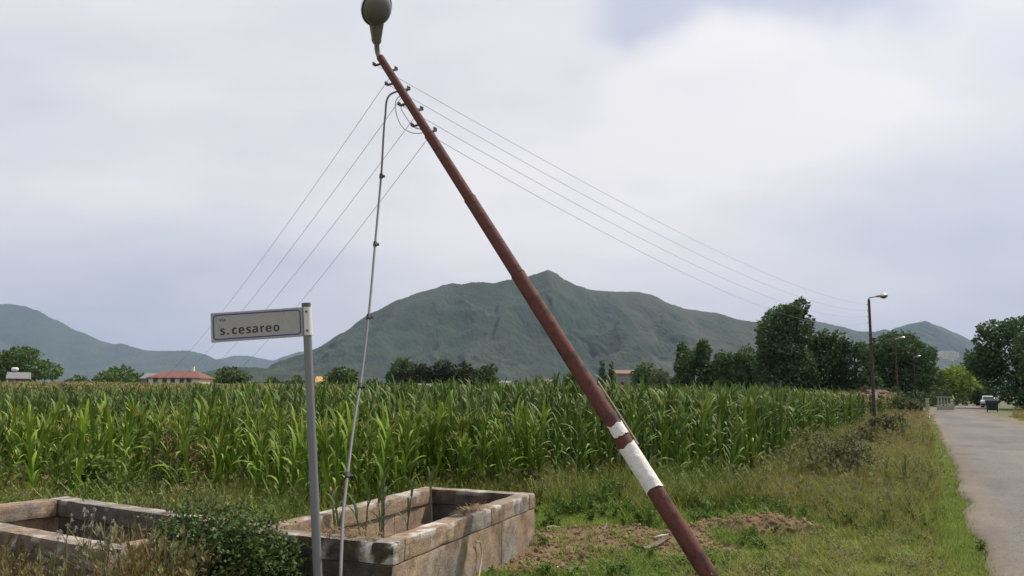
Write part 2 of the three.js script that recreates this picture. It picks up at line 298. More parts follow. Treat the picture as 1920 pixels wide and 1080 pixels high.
mountain('mountain', 'hazy blue mountain sloping down behind the red roofed house', [[-420, 640], [-260, 600], [-120, 578], [-40, 571], [20, 570], [45, 574], [70, 582], [100, 598], [150, 622], [190, 639], [212, 645], [230, 644], [250, 651], [275, 657], [310, 658], [350, 657], [380, 663], [405, 674], [450, 690], [520, 705]], 11500, 3200, 3000, 17, { nx: 380, nz: 90, bare: 0.25 });
mountain('mountain', 'faint distant ridge in the gap between the two mountains', [[300, 700], [380, 682], [410, 673], [440, 667], [465, 667], [490, 672], [512, 676], [535, 668], [560, 660], [590, 655], [640, 652], [700, 660], [760, 690], [800, 705]], 14500, 2200, 2500, 23, { nx: 220, nz: 60, bare: 0.2 });
mountain('mountain', 'grey green ridge sinking behind the upright street lamp', [[1330, 690], [1380, 640], [1430, 602], [1480, 592], [1510, 596], [1540, 604], [1575, 612], [1610, 621], [1640, 622], [1660, 617], [1690, 630], [1760, 668], [1840, 705]], 8000, 1900, 1800, 29, { warp: 0.5, nx: 260, nz: 80, bare: 0.35 });
mountain('mountain', 'cone shaped hill with a pale village above the road', [[1560, 705], [1620, 655], [1655, 626], [1685, 613], [1710, 606], [1735, 602], [1760, 611], [1790, 624], [1825, 640], [1880, 662], [1960, 690], [2060, 712]], 9000, 2000, 2000, 37, { nx: 260, nz: 80, bare: 0.3, warp: 0.25 });
{ // the village on the far hillside, too far to tell its houses apart
  const R = rng(91), gs = [];
  for (let k = 0; k < 26; k++) { const p = atDepth(1771 + (R() - 0.5) * 46, 665 + (R() - 0.5) * 9, 5800), w = 16 + R() * 18, h = 9 + R() * 8; gs.push(new THREE.BoxGeometry(w, h + 30, w * 0.7).rotateY(R() * 3).translate(p.x, p.y - 11, p.z)); }
  tag(mesh('hillside_village', gs, std(0.5, 0.46, 0.42)), 'tiny pale village houses on the cone shaped hill', 'village', null, 'stuff');
}

// ------------------------------------------------------------------ trees
const mCrown = leafy(1, 1, 1, 0.28, { vertexColors: true });
function crownGeo(R, blobs, n, size, tone) {
  const T = new Tris(), total = blobs.reduce((s, b) => s + b.r.x * b.r.y, 0);
  for (const b of blobs) {
    const m = Math.round((n * b.r.x * b.r.y) / total), bt = 0.62 + 0.76 * R();
    for (let k = 0; k < m; k++) {
      const u = ball(R), f = 0.62 + 0.46 * Math.pow(R(), 0.7) + 0.22 * (noise(u.x * 3 + b.c.x, u.y * 3 + b.c.y, u.z * 3 + b.c.z) - 0.5);
      const p = V(b.c.x + u.x * b.r.x * f, b.c.y + u.y * b.r.y * f, b.c.z + u.z * b.r.z * f);
      if (p.y < 0.15) continue;
      const along = ball(R).addScaledVector(u, 0.9).add(V(0, -0.25, 0)).normalize(), side = along.clone().cross(ball(R)).normalize(), l = size * (0.6 + 0.9 * R()), t = bt * (0.7 + 0.6 * R()), y = 0.25 * (R() - 0.4);
      T.leaf(p, along, side, l, l * (0.26 + 0.14 * R()), [tone[0] * t * (1 + y), tone[1] * t, tone[2] * t]);
    }
  }
  return T.geo();
}
function blobsFor(kind, R, w, h) {
  const out = [], B = (x, y, z, r, ry = r, rz = r) => out.push({ c: V(x, y, z), r: V(r, ry, rz) });
  if (kind === 'round') { B(0, h * 0.55, 0, w * 0.32, h * 0.36, w * 0.32); const n = 11; for (let k = 0; k < n; k++) { const a = (k / n) * 6.28 + R(), y = h * (0.22 + 0.62 * R()), q = w * 0.36 * Math.sqrt(1 - Math.pow((y / h - 0.45) / 0.62, 2)); B(Math.cos(a) * q, y, Math.sin(a) * q, w * (0.12 + 0.1 * R()), h * (0.1 + 0.08 * R())); } }
  else if (kind === 'tall') { for (let k = 0; k < 13; k++) { const y = h * (0.14 + 0.8 * (k / 12)), q = w * 0.3 * (1 - 0.55 * (k / 12)); const a = R() * 6.28; B(Math.cos(a) * q, y, Math.sin(a) * q, w * (0.24 - 0.10 * (k / 12)) * (0.7 + 0.5 * R()), h * (0.09 + 0.04 * R())); } }
  else if (kind === 'conifer') { for (let k = 0; k < 8; k++) { const t = k / 7; B((R() - 0.5) * w * 0.06, h * (0.12 + 0.8 * t), (R() - 0.5) * w * 0.06, w * 0.5 * (1.02 - t) + 0.1, h * 0.09); } B(0, h * 0.95, 0, w * 0.07, h * 0.07); }
  else if (kind === 'plume') { B(0, h * 0.42, 0, w * 0.3, h * 0.34); for (let k = 0; k < 8; k++) { const a = (k / 8) * 6.28 + R(); B(Math.cos(a) * w * 0.3, h * (0.55 + 0.35 * R()), Math.sin(a) * w * 0.25, w * 0.1, h * (0.13 + 0.07 * R())); } B(-w * 0.3, h * 0.3, 0, w * 0.18, h * 0.16); B(w * 0.3, h * 0.25, 0, w * 0.2, h * 0.2); }
  else if (kind === 'mass') { B(0, h * 0.5, 0, w * 0.40, h * 0.46, w * 0.36); for (let k = 0; k < 20; k++) { const a = R() * 6.28, y = h * (0.08 + 0.82 * R()), q = w * 0.40 * Math.sqrt(Math.max(0.05, 1 - Math.pow((y / h - 0.40) / 0.62, 2))); B(Math.cos(a) * q, y, Math.sin(a) * q, w * (0.10 + 0.09 * R()), h * (0.08 + 0.07 * R())); } }
  else if (kind === 'poplar') { B(0, h * 0.33, 0, w * 0.40, h * 0.32); B(-w * 0.06, h * 0.66, 0, w * 0.30, h * 0.27); for (let k = 0; k < 22; k++) { const t = k / 21, y = h * (0.10 + 0.85 * t), q = w * (0.40 - 0.10 * t) * R(), a = R() * 6.28; B(Math.cos(a) * q, y, Math.sin(a) * q, w * (0.20 - 0.08 * t) * (0.7 + 0.6 * R()), h * (0.06 + 0.03 * R())); } }
  else if (kind === 'low') { for (let k = 0; k < 9; k++) { const a = R() * 6.28, q = w * 0.32 * Math.sqrt(R()); B(Math.cos(a) * q, h * (0.2 + 0.4 * R()), Math.sin(a) * q, w * (0.16 + 0.1 * R()), h * (0.22 + 0.14 * R())); } }
  return out;
}
function tree(name, label, px0, px1, topY, depth, kind, tone, n, group, size) {
  const mid = (px0 + px1) / 2, top = atDepth(mid, topY, depth), x = top.x, z = top.z, base = rise(x, z), h = top.y - base, w = ((px1 - px0) / FPX) * depth;
  const R = rng(Math.round(px0 * 7 + px1 * 13)), t = thing(name, label, name.includes('shrub') ? 'shrub' : 'tree', V(x, base - 0.05, z), group);
  const blobs = blobsFor(kind, R, w, h);
  const tr = Math.max(0.06, w * 0.035), lean = (R() - 0.5) * w * 0.1, limbs = [taperTube([V(0, 0, 0), V(lean * 0.4, h * 0.25, 0), V(lean, h * 0.55, 0), V(lean * 0.5, h * 0.85, 0)], [tr * 1.3, tr, tr * 0.6, tr * 0.15], 7)];
  for (let k = 0; k < Math.min(blobs.length, 7); k++) { const b = blobs[(k * 3 + 1) % blobs.length].c; limbs.push(taperTube([V(lean * 0.4, h * (0.18 + 0.04 * k), 0), V(b.x * 0.5, b.y * 0.75 + h * 0.05, b.z * 0.5), b.clone()], [tr * 0.5, tr * 0.3, tr * 0.08], 5, 6)); }
  mesh('trunk', limbs, mBark, t);
  mesh('crown', crownGeo(R, blobs, n, size ?? clamp(depth * 0.0037, 0.28, 0.62), tone), mCrown, t);
  return t;
}
const dark = [0.078, 0.128, 0.047], mid = [0.098, 0.165, 0.050], fresh = [0.19, 0.26, 0.048], grey = [0.13, 0.165, 0.085], deep = [0.064, 0.112, 0.047];
tree('broad_tree', 'wide bushy tree behind the small grey hut at the field edge', -22, 106, 648, 165, 'round', mid, 4200);
tree('broad_tree', 'dome shaped lone tree between the bushy tree and red roofed house', 184, 269, 684, 170, 'round', mid, 2200);
tree('small_shrub', 'tiny shrub on the tan strip beside the dome shaped tree', 138, 166, 701, 190, 'low', mid, 500);
tree('olive_shrub', 'yellowish green shrub touching the end of the red roofed house', 378, 416, 699, 172, 'low', fresh, 900);
tree('broad_tree', 'dark flat topped tree between yellowish shrub and street sign', 404, 467, 689, 175, 'round', dark, 1900);
tree('small_shrub', 'small dark tree seen just beside the sign post on the field edge', 494, 524, 700, 210, 'low', dark, 800);
tree('small_shrub', 'green shrub directly behind the sign post at the horizon', 528, 572, 697, 205, 'low', mid, 900);
tree('broad_tree', 'rounded dark tree next to the small ochre house', 610, 674, 684, 170, 'round', dark, 2200);
tree('broad_tree', 'tallest dark tree at one end of the grove below the mountain', 727, 774, 667, 175, 'round', deep, 2000);
tree('broad_tree', 'second tree of the grove, low and brownish green', 752, 806, 680, 172, 'round', [0.042, 0.05, 0.026], 1700, 'grove trees');
tree('broad_tree', 'middle tree of the grove with a swelling round top', 796, 866, 673, 176, 'round', [0.034, 0.048, 0.024], 2300, 'grove trees');
tree('broad_tree', 'fourth tree of the grove beside the swelling round one', 850, 898, 681, 170, 'round', [0.036, 0.05, 0.024], 1600, 'grove trees');
tree('broad_tree', 'last tree of the grove next to the low white building', 888, 934, 682, 176, 'round', dark, 1700, 'grove trees');
tree('small_shrub', 'small round bush beside the leaning pole on the horizon', 1000, 1020, 700, 230, 'low', dark, 400);
tree('broad_tree', 'dark tree half hidden by the leaning pole on the horizon', 1058, 1094, 690, 210, 'round', dark, 1100);
tree('cypress_tree', 'taller of two small pointed conifers beside the terracotta roof', 1120, 1139, 677, 220, 'conifer', deep, 900);
tree('cypress_tree', 'shorter of two small pointed conifers beside the terracotta roof', 1139, 1154, 679, 220, 'conifer', deep, 700);
tree('broad_tree', 'dark clump tree between terracotta roof and pale willow', 1182, 1230, 682, 175, 'round', dark, 1700);
tree('willow_tree', 'pale grey green willow beside the plumed tree', 1216, 1272, 687, 165, 'low', grey, 1900);
tree('plumed_tree', 'dark tree with upright plumes above the white van', 1257, 1338, 645, 130, 'plume', [0.064, 0.112, 0.042], 5000);
tree('broad_tree', 'low dark tree between the plumed tree and the tall poplar', 1326, 1386, 658, 128, 'mass', dark, 3500);
tree('broad_tree', 'dark spreading tree at the foot of the tall poplar', 1364, 1442, 648, 126, 'mass', dark, 5000);
tree('poplar_tree', 'tallest tree of all, a dark poplar rising over the corn', 1402, 1530, 566, 118, 'poplar', deep, 19000);
tree('cypress_tree', 'narrow pointed conifer beside the tall poplar', 1505, 1537, 594, 122, 'conifer', deep, 1500);
tree('broad_tree', 'dark tree in the row between the conifer and the lamp', 1512, 1590, 618, 120, 'mass', dark, 5000, 'dark trees behind the corn');
tree('broad_tree', 'low dark tree just beside the upright lamp post', 1560, 1638, 636, 118, 'mass', deep, 5000, 'dark trees behind the corn');
tree('broad_tree', 'big dark round tree behind the upright lamp post', 1620, 1748, 620, 130, 'mass', [0.070, 0.118, 0.048], 14000);
tree('broad_tree', 'dark tree beyond the yellow green tree at the road bend', 1786, 1850, 668, 170, 'round', deep, 1600);
tree('broad_tree', 'dark tree between the lamp row and the yellow green tree', 1716, 1770, 672, 165, 'round', deep, 1500);
tree('yellow_green_tree', 'sunlit yellow green tree above the white balustrade', 1748, 1836, 680, 158, 'round', fresh, 3600);
tree('yellow_green_shrub', 'bright yellow green shrub beside the white balustrade', 1716, 1776, 712, 140, 'low', [0.075, 0.11, 0.03], 1500);
tree('green_shrub', 'light green shrub across the road behind the waste container', 1824, 1866, 722, 118, 'low', [0.07, 0.10, 0.04], 1200);
tree('broad_tree', 'huge dark tree overhanging the road by the waste container', 1828, 2000, 594, 96, 'mass', [0.068, 0.122, 0.050], 21000);
tree('broad_tree', 'dark tree behind the huge tree, mostly out of frame', 1905, 2080, 612, 86, 'mass', [0.068, 0.122, 0.050], 9000);
{ // hedges and orchards too far to tell apart
  const R = rng(77), T = new Tris();
  for (let k = 0; k < 9000; k++) {
    const px = 100 + R() * 1250, dep = 330 + R() * 160, p = atDepth(px, 728, dep), env = 1.5 + 5.5 * Math.pow(fbm(px * 0.03, 1, 0, 3), 1.3) * (px > 930 ? 1.15 : 0.9), y = R() * env, t = 0.6 + 0.8 * R();
    const along = ball(R), side = along.clone().cross(ball(R)).normalize();
    T.leaf(V(p.x, y, p.z), along, side, 1.4, 0.55, [0.045 * t, 0.062 * t, 0.027 * t]);
  }
  tag(mesh('distant_hedgerow', T.geo(), mCrown), 'far off line of hedges and orchards below the mountain', 'hedgerow', null, 'stuff');
}

{ // undergrowth below the row of trees beyond the corn
  const R = rng(78), T = new Tris();
  for (let k = 0; k < 16000; k++) {
    const px = 1270 + R() * 560, dep = 106 + R() * 16, p = atDepth(px, 735, dep); if (px > 1700 && R() < 0.5) continue; if (roadOffset(p.x, p.z) > -1.5 && dep < 119) continue;
    const y = R() * (1.0 + 2.0 * fbm(px * 0.05, 1, 0, 3)), t = 0.6 + 0.8 * R(), along = ball(R), side = along.clone().cross(ball(R)).normalize();
    T.leaf(V(p.x, y, p.z), along, side, 0.5, 0.17, [0.055 * t, 0.085 * t, 0.032 * t]);
  }
  tag(mesh('undergrowth', T.geo(), mCrown), 'dark undergrowth beneath the row of trees beyond the corn', 'undergrowth', null, 'stuff');
}

// ------------------------------------------------------------------ corn
const mCorn = leafy(1, 1, 1, 0.34, { vertexColors: true, roughness: 0.62, specularIntensity: 0.35 });
function cornGeo(seed, near) {
  const R = rng(seed), T = new Tris(), H = 1.55, g = [0.75, 1, 0.55];
  const bend = V((R() - 0.5) * 0.06, 0, (R() - 0.5) * 0.06), at = (t) => V(bend.x * t * t, H * t, bend.z * t * t), sw = near ? 0.013 : 0.016;
  for (const a of [0, 1.57]) { const m = [], hw = [], cs = []; for (let k = 0; k <= 4; k++) { m.push(at(k / 4)); hw.push(V(Math.cos(a), 0, Math.sin(a)).multiplyScalar(sw * (1.15 - 0.6 * (k / 4)))); cs.push([0.07, 0.10, 0.035]); } T.strip(m, hw, cs); }
  const nl = near ? 13 : 9, a0 = R() * 6.28;
  for (let k = 0; k < nl; k++) {
    const t = 0.10 + 0.86 * (k / (nl - 1)), p0 = at(t), a = a0 + (k % 2) * Math.PI + (R() - 0.5) * 0.9, out = V(Math.cos(a), 0, Math.sin(a)), side = V(-out.z, 0, out.x), L = (0.52 + 0.25 * R()) * (1 - 0.35 * Math.abs(t - 0.55)), up = 1.30 + 0.24 * R(), droop = 0.3 + (R() < 0.3 ? 2.4 : 1.1) * R();
    const seg = near ? 7 : 4, m = [], hw = [], cs = [], w = 0.024 + 0.012 * R(), dry = t < 0.16 && R() < 0.4, b = 0.62 + 0.75 * R();
    let ang = up, q = p0.clone(), tw = (R() - 0.5) * 1.2;
    for (let s = 0; s <= seg; s++) {
      const u = s / seg; m.push(q.clone());
      hw.push(side.clone().multiplyScalar(Math.cos(tw * u)).add(V(0, Math.sin(tw * u), 0)).multiplyScalar(w * Math.pow(Math.sin(Math.PI * (0.12 + 0.88 * (1 - u)) * 0.55 + 0.1), 0.8) * (u > 0.98 ? 0.08 : 1)));
      cs.push(!near && t > 0.45 ? [lerp(0.12, 0.20, u) * b, lerp(0.15, 0.185, u) * b, lerp(0.035, 0.07, u) * b] : dry ? [0.17 * b, 0.145 * b, 0.06 * b] : [lerp(0.094, 0.135, u) * b, lerp(0.175, 0.205, u) * b, lerp(0.029, 0.037, u) * b]);
      q = q.clone().addScaledVector(out, Math.cos(ang) * L / seg).add(V(0, Math.sin(ang) * L / seg, 0)); ang -= droop / seg;
    }
    T.strip(m, hw, cs);
  }
  const tip = at(1);                                               // the tassel
  for (let k = 0; k < (near ? 7 : 10); k++) { const a = R() * 6.28, s = k ? 0.16 + 0.2 * R() : 0.02, m = [], hw = []; for (let j = 0; j <= 2; j++) { const u = j / 2; m.push(tip.clone().add(V(Math.cos(a) * s * u * u * 0.7, (k ? 0.2 : 0.28) * u - s * 0.2 * u * u, Math.sin(a) * s * u * u * 0.7))); hw.push(V(-Math.sin(a), 0, Math.cos(a)).multiplyScalar((near ? 0.008 : 0.026) * (1 - 0.5 * u))); } T.strip(m, hw, m.map(() => near ? [0.27, 0.25, 0.11] : [0.46, 0.38, 0.17])); }
  return T.geo();
}
function scatter(name, parent, geo, mat, list) {                    // list: [x, y, z, turn, sx, sy, leanX, leanZ, color]
  const im = new THREE.InstancedMesh(geo, mat, list.length), o = new THREE.Object3D(); im.name = name;
  list.forEach((e, i) => { o.position.set(e[0], e[1], e[2]); o.rotation.set(e[6] || 0, e[3], e[7] || 0, 'XZY'); o.scale.set(e[4], e[5], e[4]); o.updateMatrix(); im.setMatrixAt(i, o.matrix); im.setColorAt(i, e[8]); });
  im.castShadow = im.receiveShadow = true; parent.add(im); return im;
}
{
  const field = tag(new THREE.Group(), 'dense field of tall green corn with tan tassels', 'corn field', null, 'stuff'); field.name = 'corn_field'; scene.add(field);
  const R = rng(5), near = [0, 1, 2, 3, 4].map((k) => cornGeo(100 + k, true)), far = [0, 1, 2].map((k) => cornGeo(200 + k, false)), lists = [...near, ...far].map(() => []);
  const u = cornDir, v = V(-u.z, 0, u.x);                          // rows run along the road
  for (let row = -210; row <= 3; row++) for (let s = -110; s < 190; ) {
    const dGuess = Math.max(10, -(cornCorner.z + u.z * s + v.z * row * 0.72)), thin = dGuess > 45 ? 2.2 : 1;
    s += (0.155 + 0.07 * R()) * thin;
    if (thin > 1 && row % 2) continue;
    const x = cornCorner.x + u.x * s + v.x * row * 0.72 + (R() - 0.5) * 0.16, z = cornCorner.z + u.z * s + v.z * row * 0.72 + (R() - 0.5) * 0.16, d = -z;
    if (d < 9 || Math.abs(x) > d * 0.74 + 3 || !inCorn(x, z)) continue;
    const n = fbm(x * 0.16, z * 0.16, 3, 3), n2 = noise(x * 0.5, z * 0.5, 8), edge = step(2.2, 0, d - cornEdge(x)), left = step(-1, -8, x) * step(24, 15, d);
    if (R() < edge * 0.35 + left * 0.22) continue;
    const h = (lerp(lerp(0.73, 0.77, step(-9, -3, x)), 0.88, step(-1.5, 1.5, x) * step(30, 16, d)) + 0.44 * (n - 0.5) + 0.34 * (R() - 0.5)) * (1 - 0.20 * left) * (1 - 0.10 * edge * R()) * (d > 60 ? 1.02 : 1);
    const yel = clamp(step(0.52, 0.72, n2) * 0.55 + left * 0.3 * R() + 0.9 * Math.exp(-Math.pow((x + 3.1) / 1.1, 2)) * edge * R()), k = 0.72 + 0.5 * R();
    const shadeOf = step(0.42, 0.62, noise(x * 0.7, z * 0.7, 21)), c = rgb(lerp(lerp(0.78, 0.95, shadeOf), 1.38, yel) * k, lerp(lerp(0.84, 0.98, shadeOf), 1.24, yel) * k, lerp(1.0, 0.75, yel) * k);
    const isFar = d > 40, g = isFar ? 5 + Math.floor(R() * 3) : Math.floor(R() * 5), wide = thin > 1 ? 1.45 : 1;
    lists[g].push([x, groundHeight(x, z) - 0.02, z, R() * 6.28, h * (isFar ? 1.15 : 1) * wide, h, (R() - 0.5) * 0.16, (R() - 0.5) * 0.16, c]);
  }
  for (let k = 0; k < 560; k++) {                                   // self-sown plants straggling out before the rows
    const x = -12 + 12.5 * R(), d = cornEdge(x) - 0.1 - 3.0 * Math.pow(R(), 2.2) * (x < -1.5 ? 1 : 0.3), s = 0.42 + 0.35 * R(), b = 0.85 + 0.5 * R();
    if (noise(x * 0.9, 4) < 0.35) continue;
    lists[Math.floor(R() * 5)].push([x, groundHeight(x, -d), -d, R() * 6.28, s, s, (R() - 0.5) * 0.3, (R() - 0.5) * 0.3, rgb(1.35 * b, 1.25 * b, 0.8 * b)]);
  }
  lists.forEach((l, i) => scatter('corn_plants', field, i < 5 ? near[i] : far[i - 5], mCorn, l));
  console.log('corn', lists.map((l) => l.length).join(' '));
}

// ------------------------------------------------------------------ grass, weeds
const mGrass = leafy(1, 1, 1, 0.32, { vertexColors: true, roughness: 0.8 });
function tuftGeo(seed, blades, h, spread, w, curve, tone, heads = 0) {
  const R = rng(seed), T = new Tris();
  for (let k = 0; k < blades; k++) {
    const a = R() * 6.28, r = spread * Math.sqrt(R()), p0 = V(Math.cos(a) * r, -0.02, Math.sin(a) * r), b = R() * 6.28, out = V(Math.cos(b), 0, Math.sin(b)), side = V(-out.z, 0, out.x), L = h * (0.55 + 0.6 * R()), cv = curve * (0.3 + R()), m = [], hw = [], cs = [], t = 0.7 + 0.6 * R();
    for (let s = 0; s <= 3; s++) { const u = s / 3; m.push(p0.clone().addScaledVector(out, L * cv * u * u).add(V(0, L * (u - 0.25 * cv * u * u), 0))); hw.push(side.clone().multiplyScalar(w * (1.02 - u))); cs.push([tone[0] * t * (0.8 + 0.4 * u), tone[1] * t * (0.85 + 0.25 * u), tone[2] * t]); }
    T.strip(m, hw, cs);
    if (k < heads) { const e = m[3]; for (let q = 0; q < 7; q++) { const al = ball(R).multiplyScalar(0.6).add(V(0, 0.8, 0)).normalize(), sd = al.clone().cross(ball(R)).normalize(); T.leaf(e.clone().add(V(0, -0.05 * R() * h, 0)), al, sd, 0.05, 0.008, [0.23, 0.225, 0.10]); } }
  }
  return T.geo();
}
function weedGeo(seed, h, n, leaf, tone) {                          // a branching broad-leaved weed
  const R = rng(seed), T = new Tris();
  for (let k = 0; k < n; k++) {
    const b = R() * 6.28, out = V(Math.cos(b), 0, Math.sin(b)), L = h * (0.6 + 0.5 * R()), sp = 0.25 + 0.35 * R(), at = (u) => out.clone().multiplyScalar(L * sp * u * u).add(V(0, L * u, 0)), m = [], hw = [];
    for (let s = 0; s <= 3; s++) { m.push(at(s / 3)); hw.push(V(-out.z, 0, out.x).multiplyScalar(0.005)); } T.strip(m, hw, m.map(() => tone.map((c) => c * 0.8)));
    for (let q = 0; q < 12; q++) { const u = 0.12 + 0.88 * R(), al = ball(R).add(V(0, 0.25, 0)).normalize(), sd = al.clone().cross(ball(R)).normalize(), t = 0.65 + 0.7 * R(); T.leaf(at(u), al, sd, leaf * (0.6 + 0.7 * R()), leaf * 0.22, tone.map((c) => c * t)); }
  }
  return T.geo();
}
const tankA = onHeight(738, 1019, 0.55), tankB = onHeight(1004, 924, 0.55);
const L1 = tankB.clone().sub(tankA).setY(0), tankLen = L1.length(), phi1 = Math.atan2(L1.x, -L1.z), tankWid = 1.28;
const tankC = onHeight(200, 1032, 0.55), tank2B = onHeight(120, 938, 0.55), phi2 = Math.atan2(0.522, 0.853);
function inTank(x, z, grow = 0.0) {
  for (const [o, phi, l, w] of [[tankA, phi1, tankLen, tankWid], [tankC, phi2, 1.25, 2.7]]) {
    const dx = x - o.x, dz = z - o.z, a = dx * Math.sin(phi) - dz * Math.cos(phi), b = -dx * Math.cos(phi) - dz * Math.sin(phi);
    if (a > -grow && a < l + grow && b > -grow && b < w + grow) return true;
  }
  return false;
}
{
  const R = rng(21), green = [0.175, 0.265, 0.036], olive = [0.215, 0.255, 0.050], straw = [0.32, 0.29, 0.13];
  const kinds = [tuftGeo(1, 18, 0.075, 0.08, 0.0035, 0.8, green), tuftGeo(2, 20, 0.10, 0.09, 0.0038, 0.9, green), tuftGeo(3, 20, 0.24, 0.08, 0.0042, 0.75, green), tuftGeo(4, 20, 0.36, 0.09, 0.0045, 0.6, olive), tuftGeo(5, 18, 0.42, 0.09, 0.003, 0.55, straw, 4), weedGeo(6, 0.22, 7, 0.045, [0.12, 0.20, 0.034]), weedGeo(7, 0.42, 8, 0.035, [0.15, 0.205, 0.045])];
  const lists = kinds.map(() => []);
  const N = 170000;
  for (let k = 0; k < N; k++) {
    const d = 4.2 * Math.pow(62 / 4.2, Math.pow(R(), 1.05)), x = (R() * 2 - 1) * (0.72 * d + 0.8), z = -d;
    const off = roadOffset(x, z);
    if ((off > -0.02 + 0.25 * (fbm(x * 1.2, z * 1.2, 2, 3) - 0.5) && off < ROADW + 1.0) || inTank(x, z, 0.02)) continue;
    const corn = inCorn(x, z); if (corn && d > cornEdge(x) + 3 && x / d < 0.2) continue; if (corn && R() < 0.6) continue;
    const dm = dirt(x, z); if (R() < dm * 0.9) continue;
    const n = fbm(x * 0.6, z * 0.6, 11, 3), n2 = fbm(x * 1.3, z * 1.3, 15, 3);
    const leftSide = step(-1.9, -3.2, x) * step(15.5, 12, d) * step(6.5, 7.5, d), byCorn = step(2.2, 0.3, cornEdge(x) - d) * (x < 3.6 ? 1 : 0);
    const rx = x - cornCorner.x, rz = z - cornCorner.z, fromCorn = rx * -cornDir.z + rz * cornDir.x, verge = step(-3.0, -1.0, off) * (off < 0 ? 1 : 0.8), strip = d > 11 && off < 0 && x > 2 ? step(3.6, 0.8, fromCorn) : 0;
    const tall = clamp(0.6 * leftSide + 0.45 * byCorn + 0.55 * strip + 0.15 * verge + 0.4 * step(0.55, 0.7, n) * (d > 9 ? 0.7 : 0.25) + (off > 0 ? 0.3 : 0)), far = step(14, 32, d);
    const dryness = clamp(0.22 * verge + 0.5 * step(20, 40, d) * (0.3 + 0.7 * verge) + 0.35 * step(0.56, 0.70, n2) + (off > 0 ? 0.25 : 0));
    let g; const q = R();
    if (q < tall * 0.8) { const p = R(); g = p < dryness * 0.55 ? 4 : verge < 0.1 && p > 0.92 ? 6 : verge < 0.1 && p > 0.87 ? 5 : R() < 0.5 ? 2 : 3; } else g = R() < 0.03 ? 5 : R() < 0.5 ? 0 : 1;
    if (g > 1 && off > -0.4 && off < ROADW + 1.4) g = R() < 0.5 ? 0 : 1;
    const s = (0.7 + 0.6 * R()) * (1 + Math.max(0, d - 12) * 0.016), nearCut = d < 9.5 && x > -1.6 && g > 1 ? 0.5 : 1, b = 0.72 + 0.5 * R(), dr = clamp(dryness * (0.5 + 0.9 * R())), soft = g === 4 ? 0.35 : 1;
    lists[g].push([x, groundHeight(x, z), z, R() * 6.28, s * 1.15 * (nearCut < 1 ? 0.8 : 1), s * nearCut * (d > 15 ? 0.9 : 1), (R() - 0.5) * 0.3, (R() - 0.5) * 0.3, rgb(lerp(1, 1 + 0.45 * soft, dr) * b, lerp(1, 1 + 0.02 * soft, dr) * b, lerp(1, 1 + 0.6 * soft, dr) * b)]);
  }
  const grass = tag(new THREE.Group(), 'mixed green and dry grass around the tanks and along the road', 'grass', null, 'stuff'); grass.name = 'grass'; scene.add(grass);
  lists.forEach((l, i) => scatter('grass_tufts', grass, kinds[i], mGrass, l));
  console.log('grass', lists.map((l) => l.length).join(' '));
  // rank brown growth before and beside the second tank
  const brown = [tuftGeo(31, 30, 0.60, 0.13, 0.0028, 0.6, [0.235, 0.165, 0.075], 6), tuftGeo(32, 30, 0.46, 0.14, 0.0026, 1.0, [0.27, 0.19, 0.08]), weedGeo(33, 0.5, 10, 0.022, [0.17, 0.135, 0.06]), weedGeo(34, 0.45, 9, 0.028, [0.12, 0.125, 0.045])], bl = brown.map(() => []);
  const put = (n, px0, px1, d0, d1, kindPick, smin, smax) => { for (let k = 0; k < n; k++) { const px = lerp(px0, px1, R()), d = lerp(d0, d1, R()), x = ((px - 960) / FPX) * d, z = -d; if (inTank(x, z, 0.03)) continue; const s = lerp(smin, smax, R()), b = 0.7 + 0.6 * R(); bl[kindPick()].push([x, groundHeight(x, z), z, R() * 6.28, s, s, (R() - 0.5) * 0.5, (R() - 0.5) * 0.5, rgb(b, b, b)]); } };
  put(760, -60, 200, 4.3, 5.8, () => (R() < 0.42 ? 0 : R() < 0.62 ? 1 : R() < 0.75 ? 2 : 3), 0.55, 1.0);
  put(320, 245, 352, 5.0, 6.6, () => (R() < 0.6 ? 0 : R() < 0.7 ? 1 : 2), 0.8, 1.4);
  put(120, 250, 420, 6.6, 9.0, () => (R() < 0.5 ? 0 : 3), 0.6, 1.1);
  put(60, 480, 600, 6.6, 8.5, () => (R() < 0.4 ? 0 : 3), 0.4, 0.7);
  for (const [sx, sy, n, q] of [[1580, 915, 90, 1.1], [1535, 880, 60, 1.0], [1655, 840, 90, 1.3], [1620, 815, 90, 1.4]]) { const c = onHeight(sx, sy); for (let k = 0; k < n; k++) { const x = c.x + (R() + R() - 1) * q * 1.5, z = c.z + (R() + R() - 1) * q * 1.8, s = 0.7 + 0.8 * R(), b = 0.9 + 0.6 * R(); if (roadOffset(x, z) > -0.4) continue; bl[R() < 0.6 ? 0 : 3].push([x, groundHeight(x, z), z, R() * 6.28, s, s, (R() - 0.5) * 0.5, (R() - 0.5) * 0.5, rgb(b, b * 1.15, b)]); } }
  const dg = tag(new THREE.Group(), 'dry brown grass and weeds overgrowing the weedy tank', 'dry grass', null, 'stuff'); dg.name = 'dry_grass'; scene.add(dg);
  bl.forEach((l, i) => scatter('dry_tufts', dg, brown[i], mGrass, l));
}
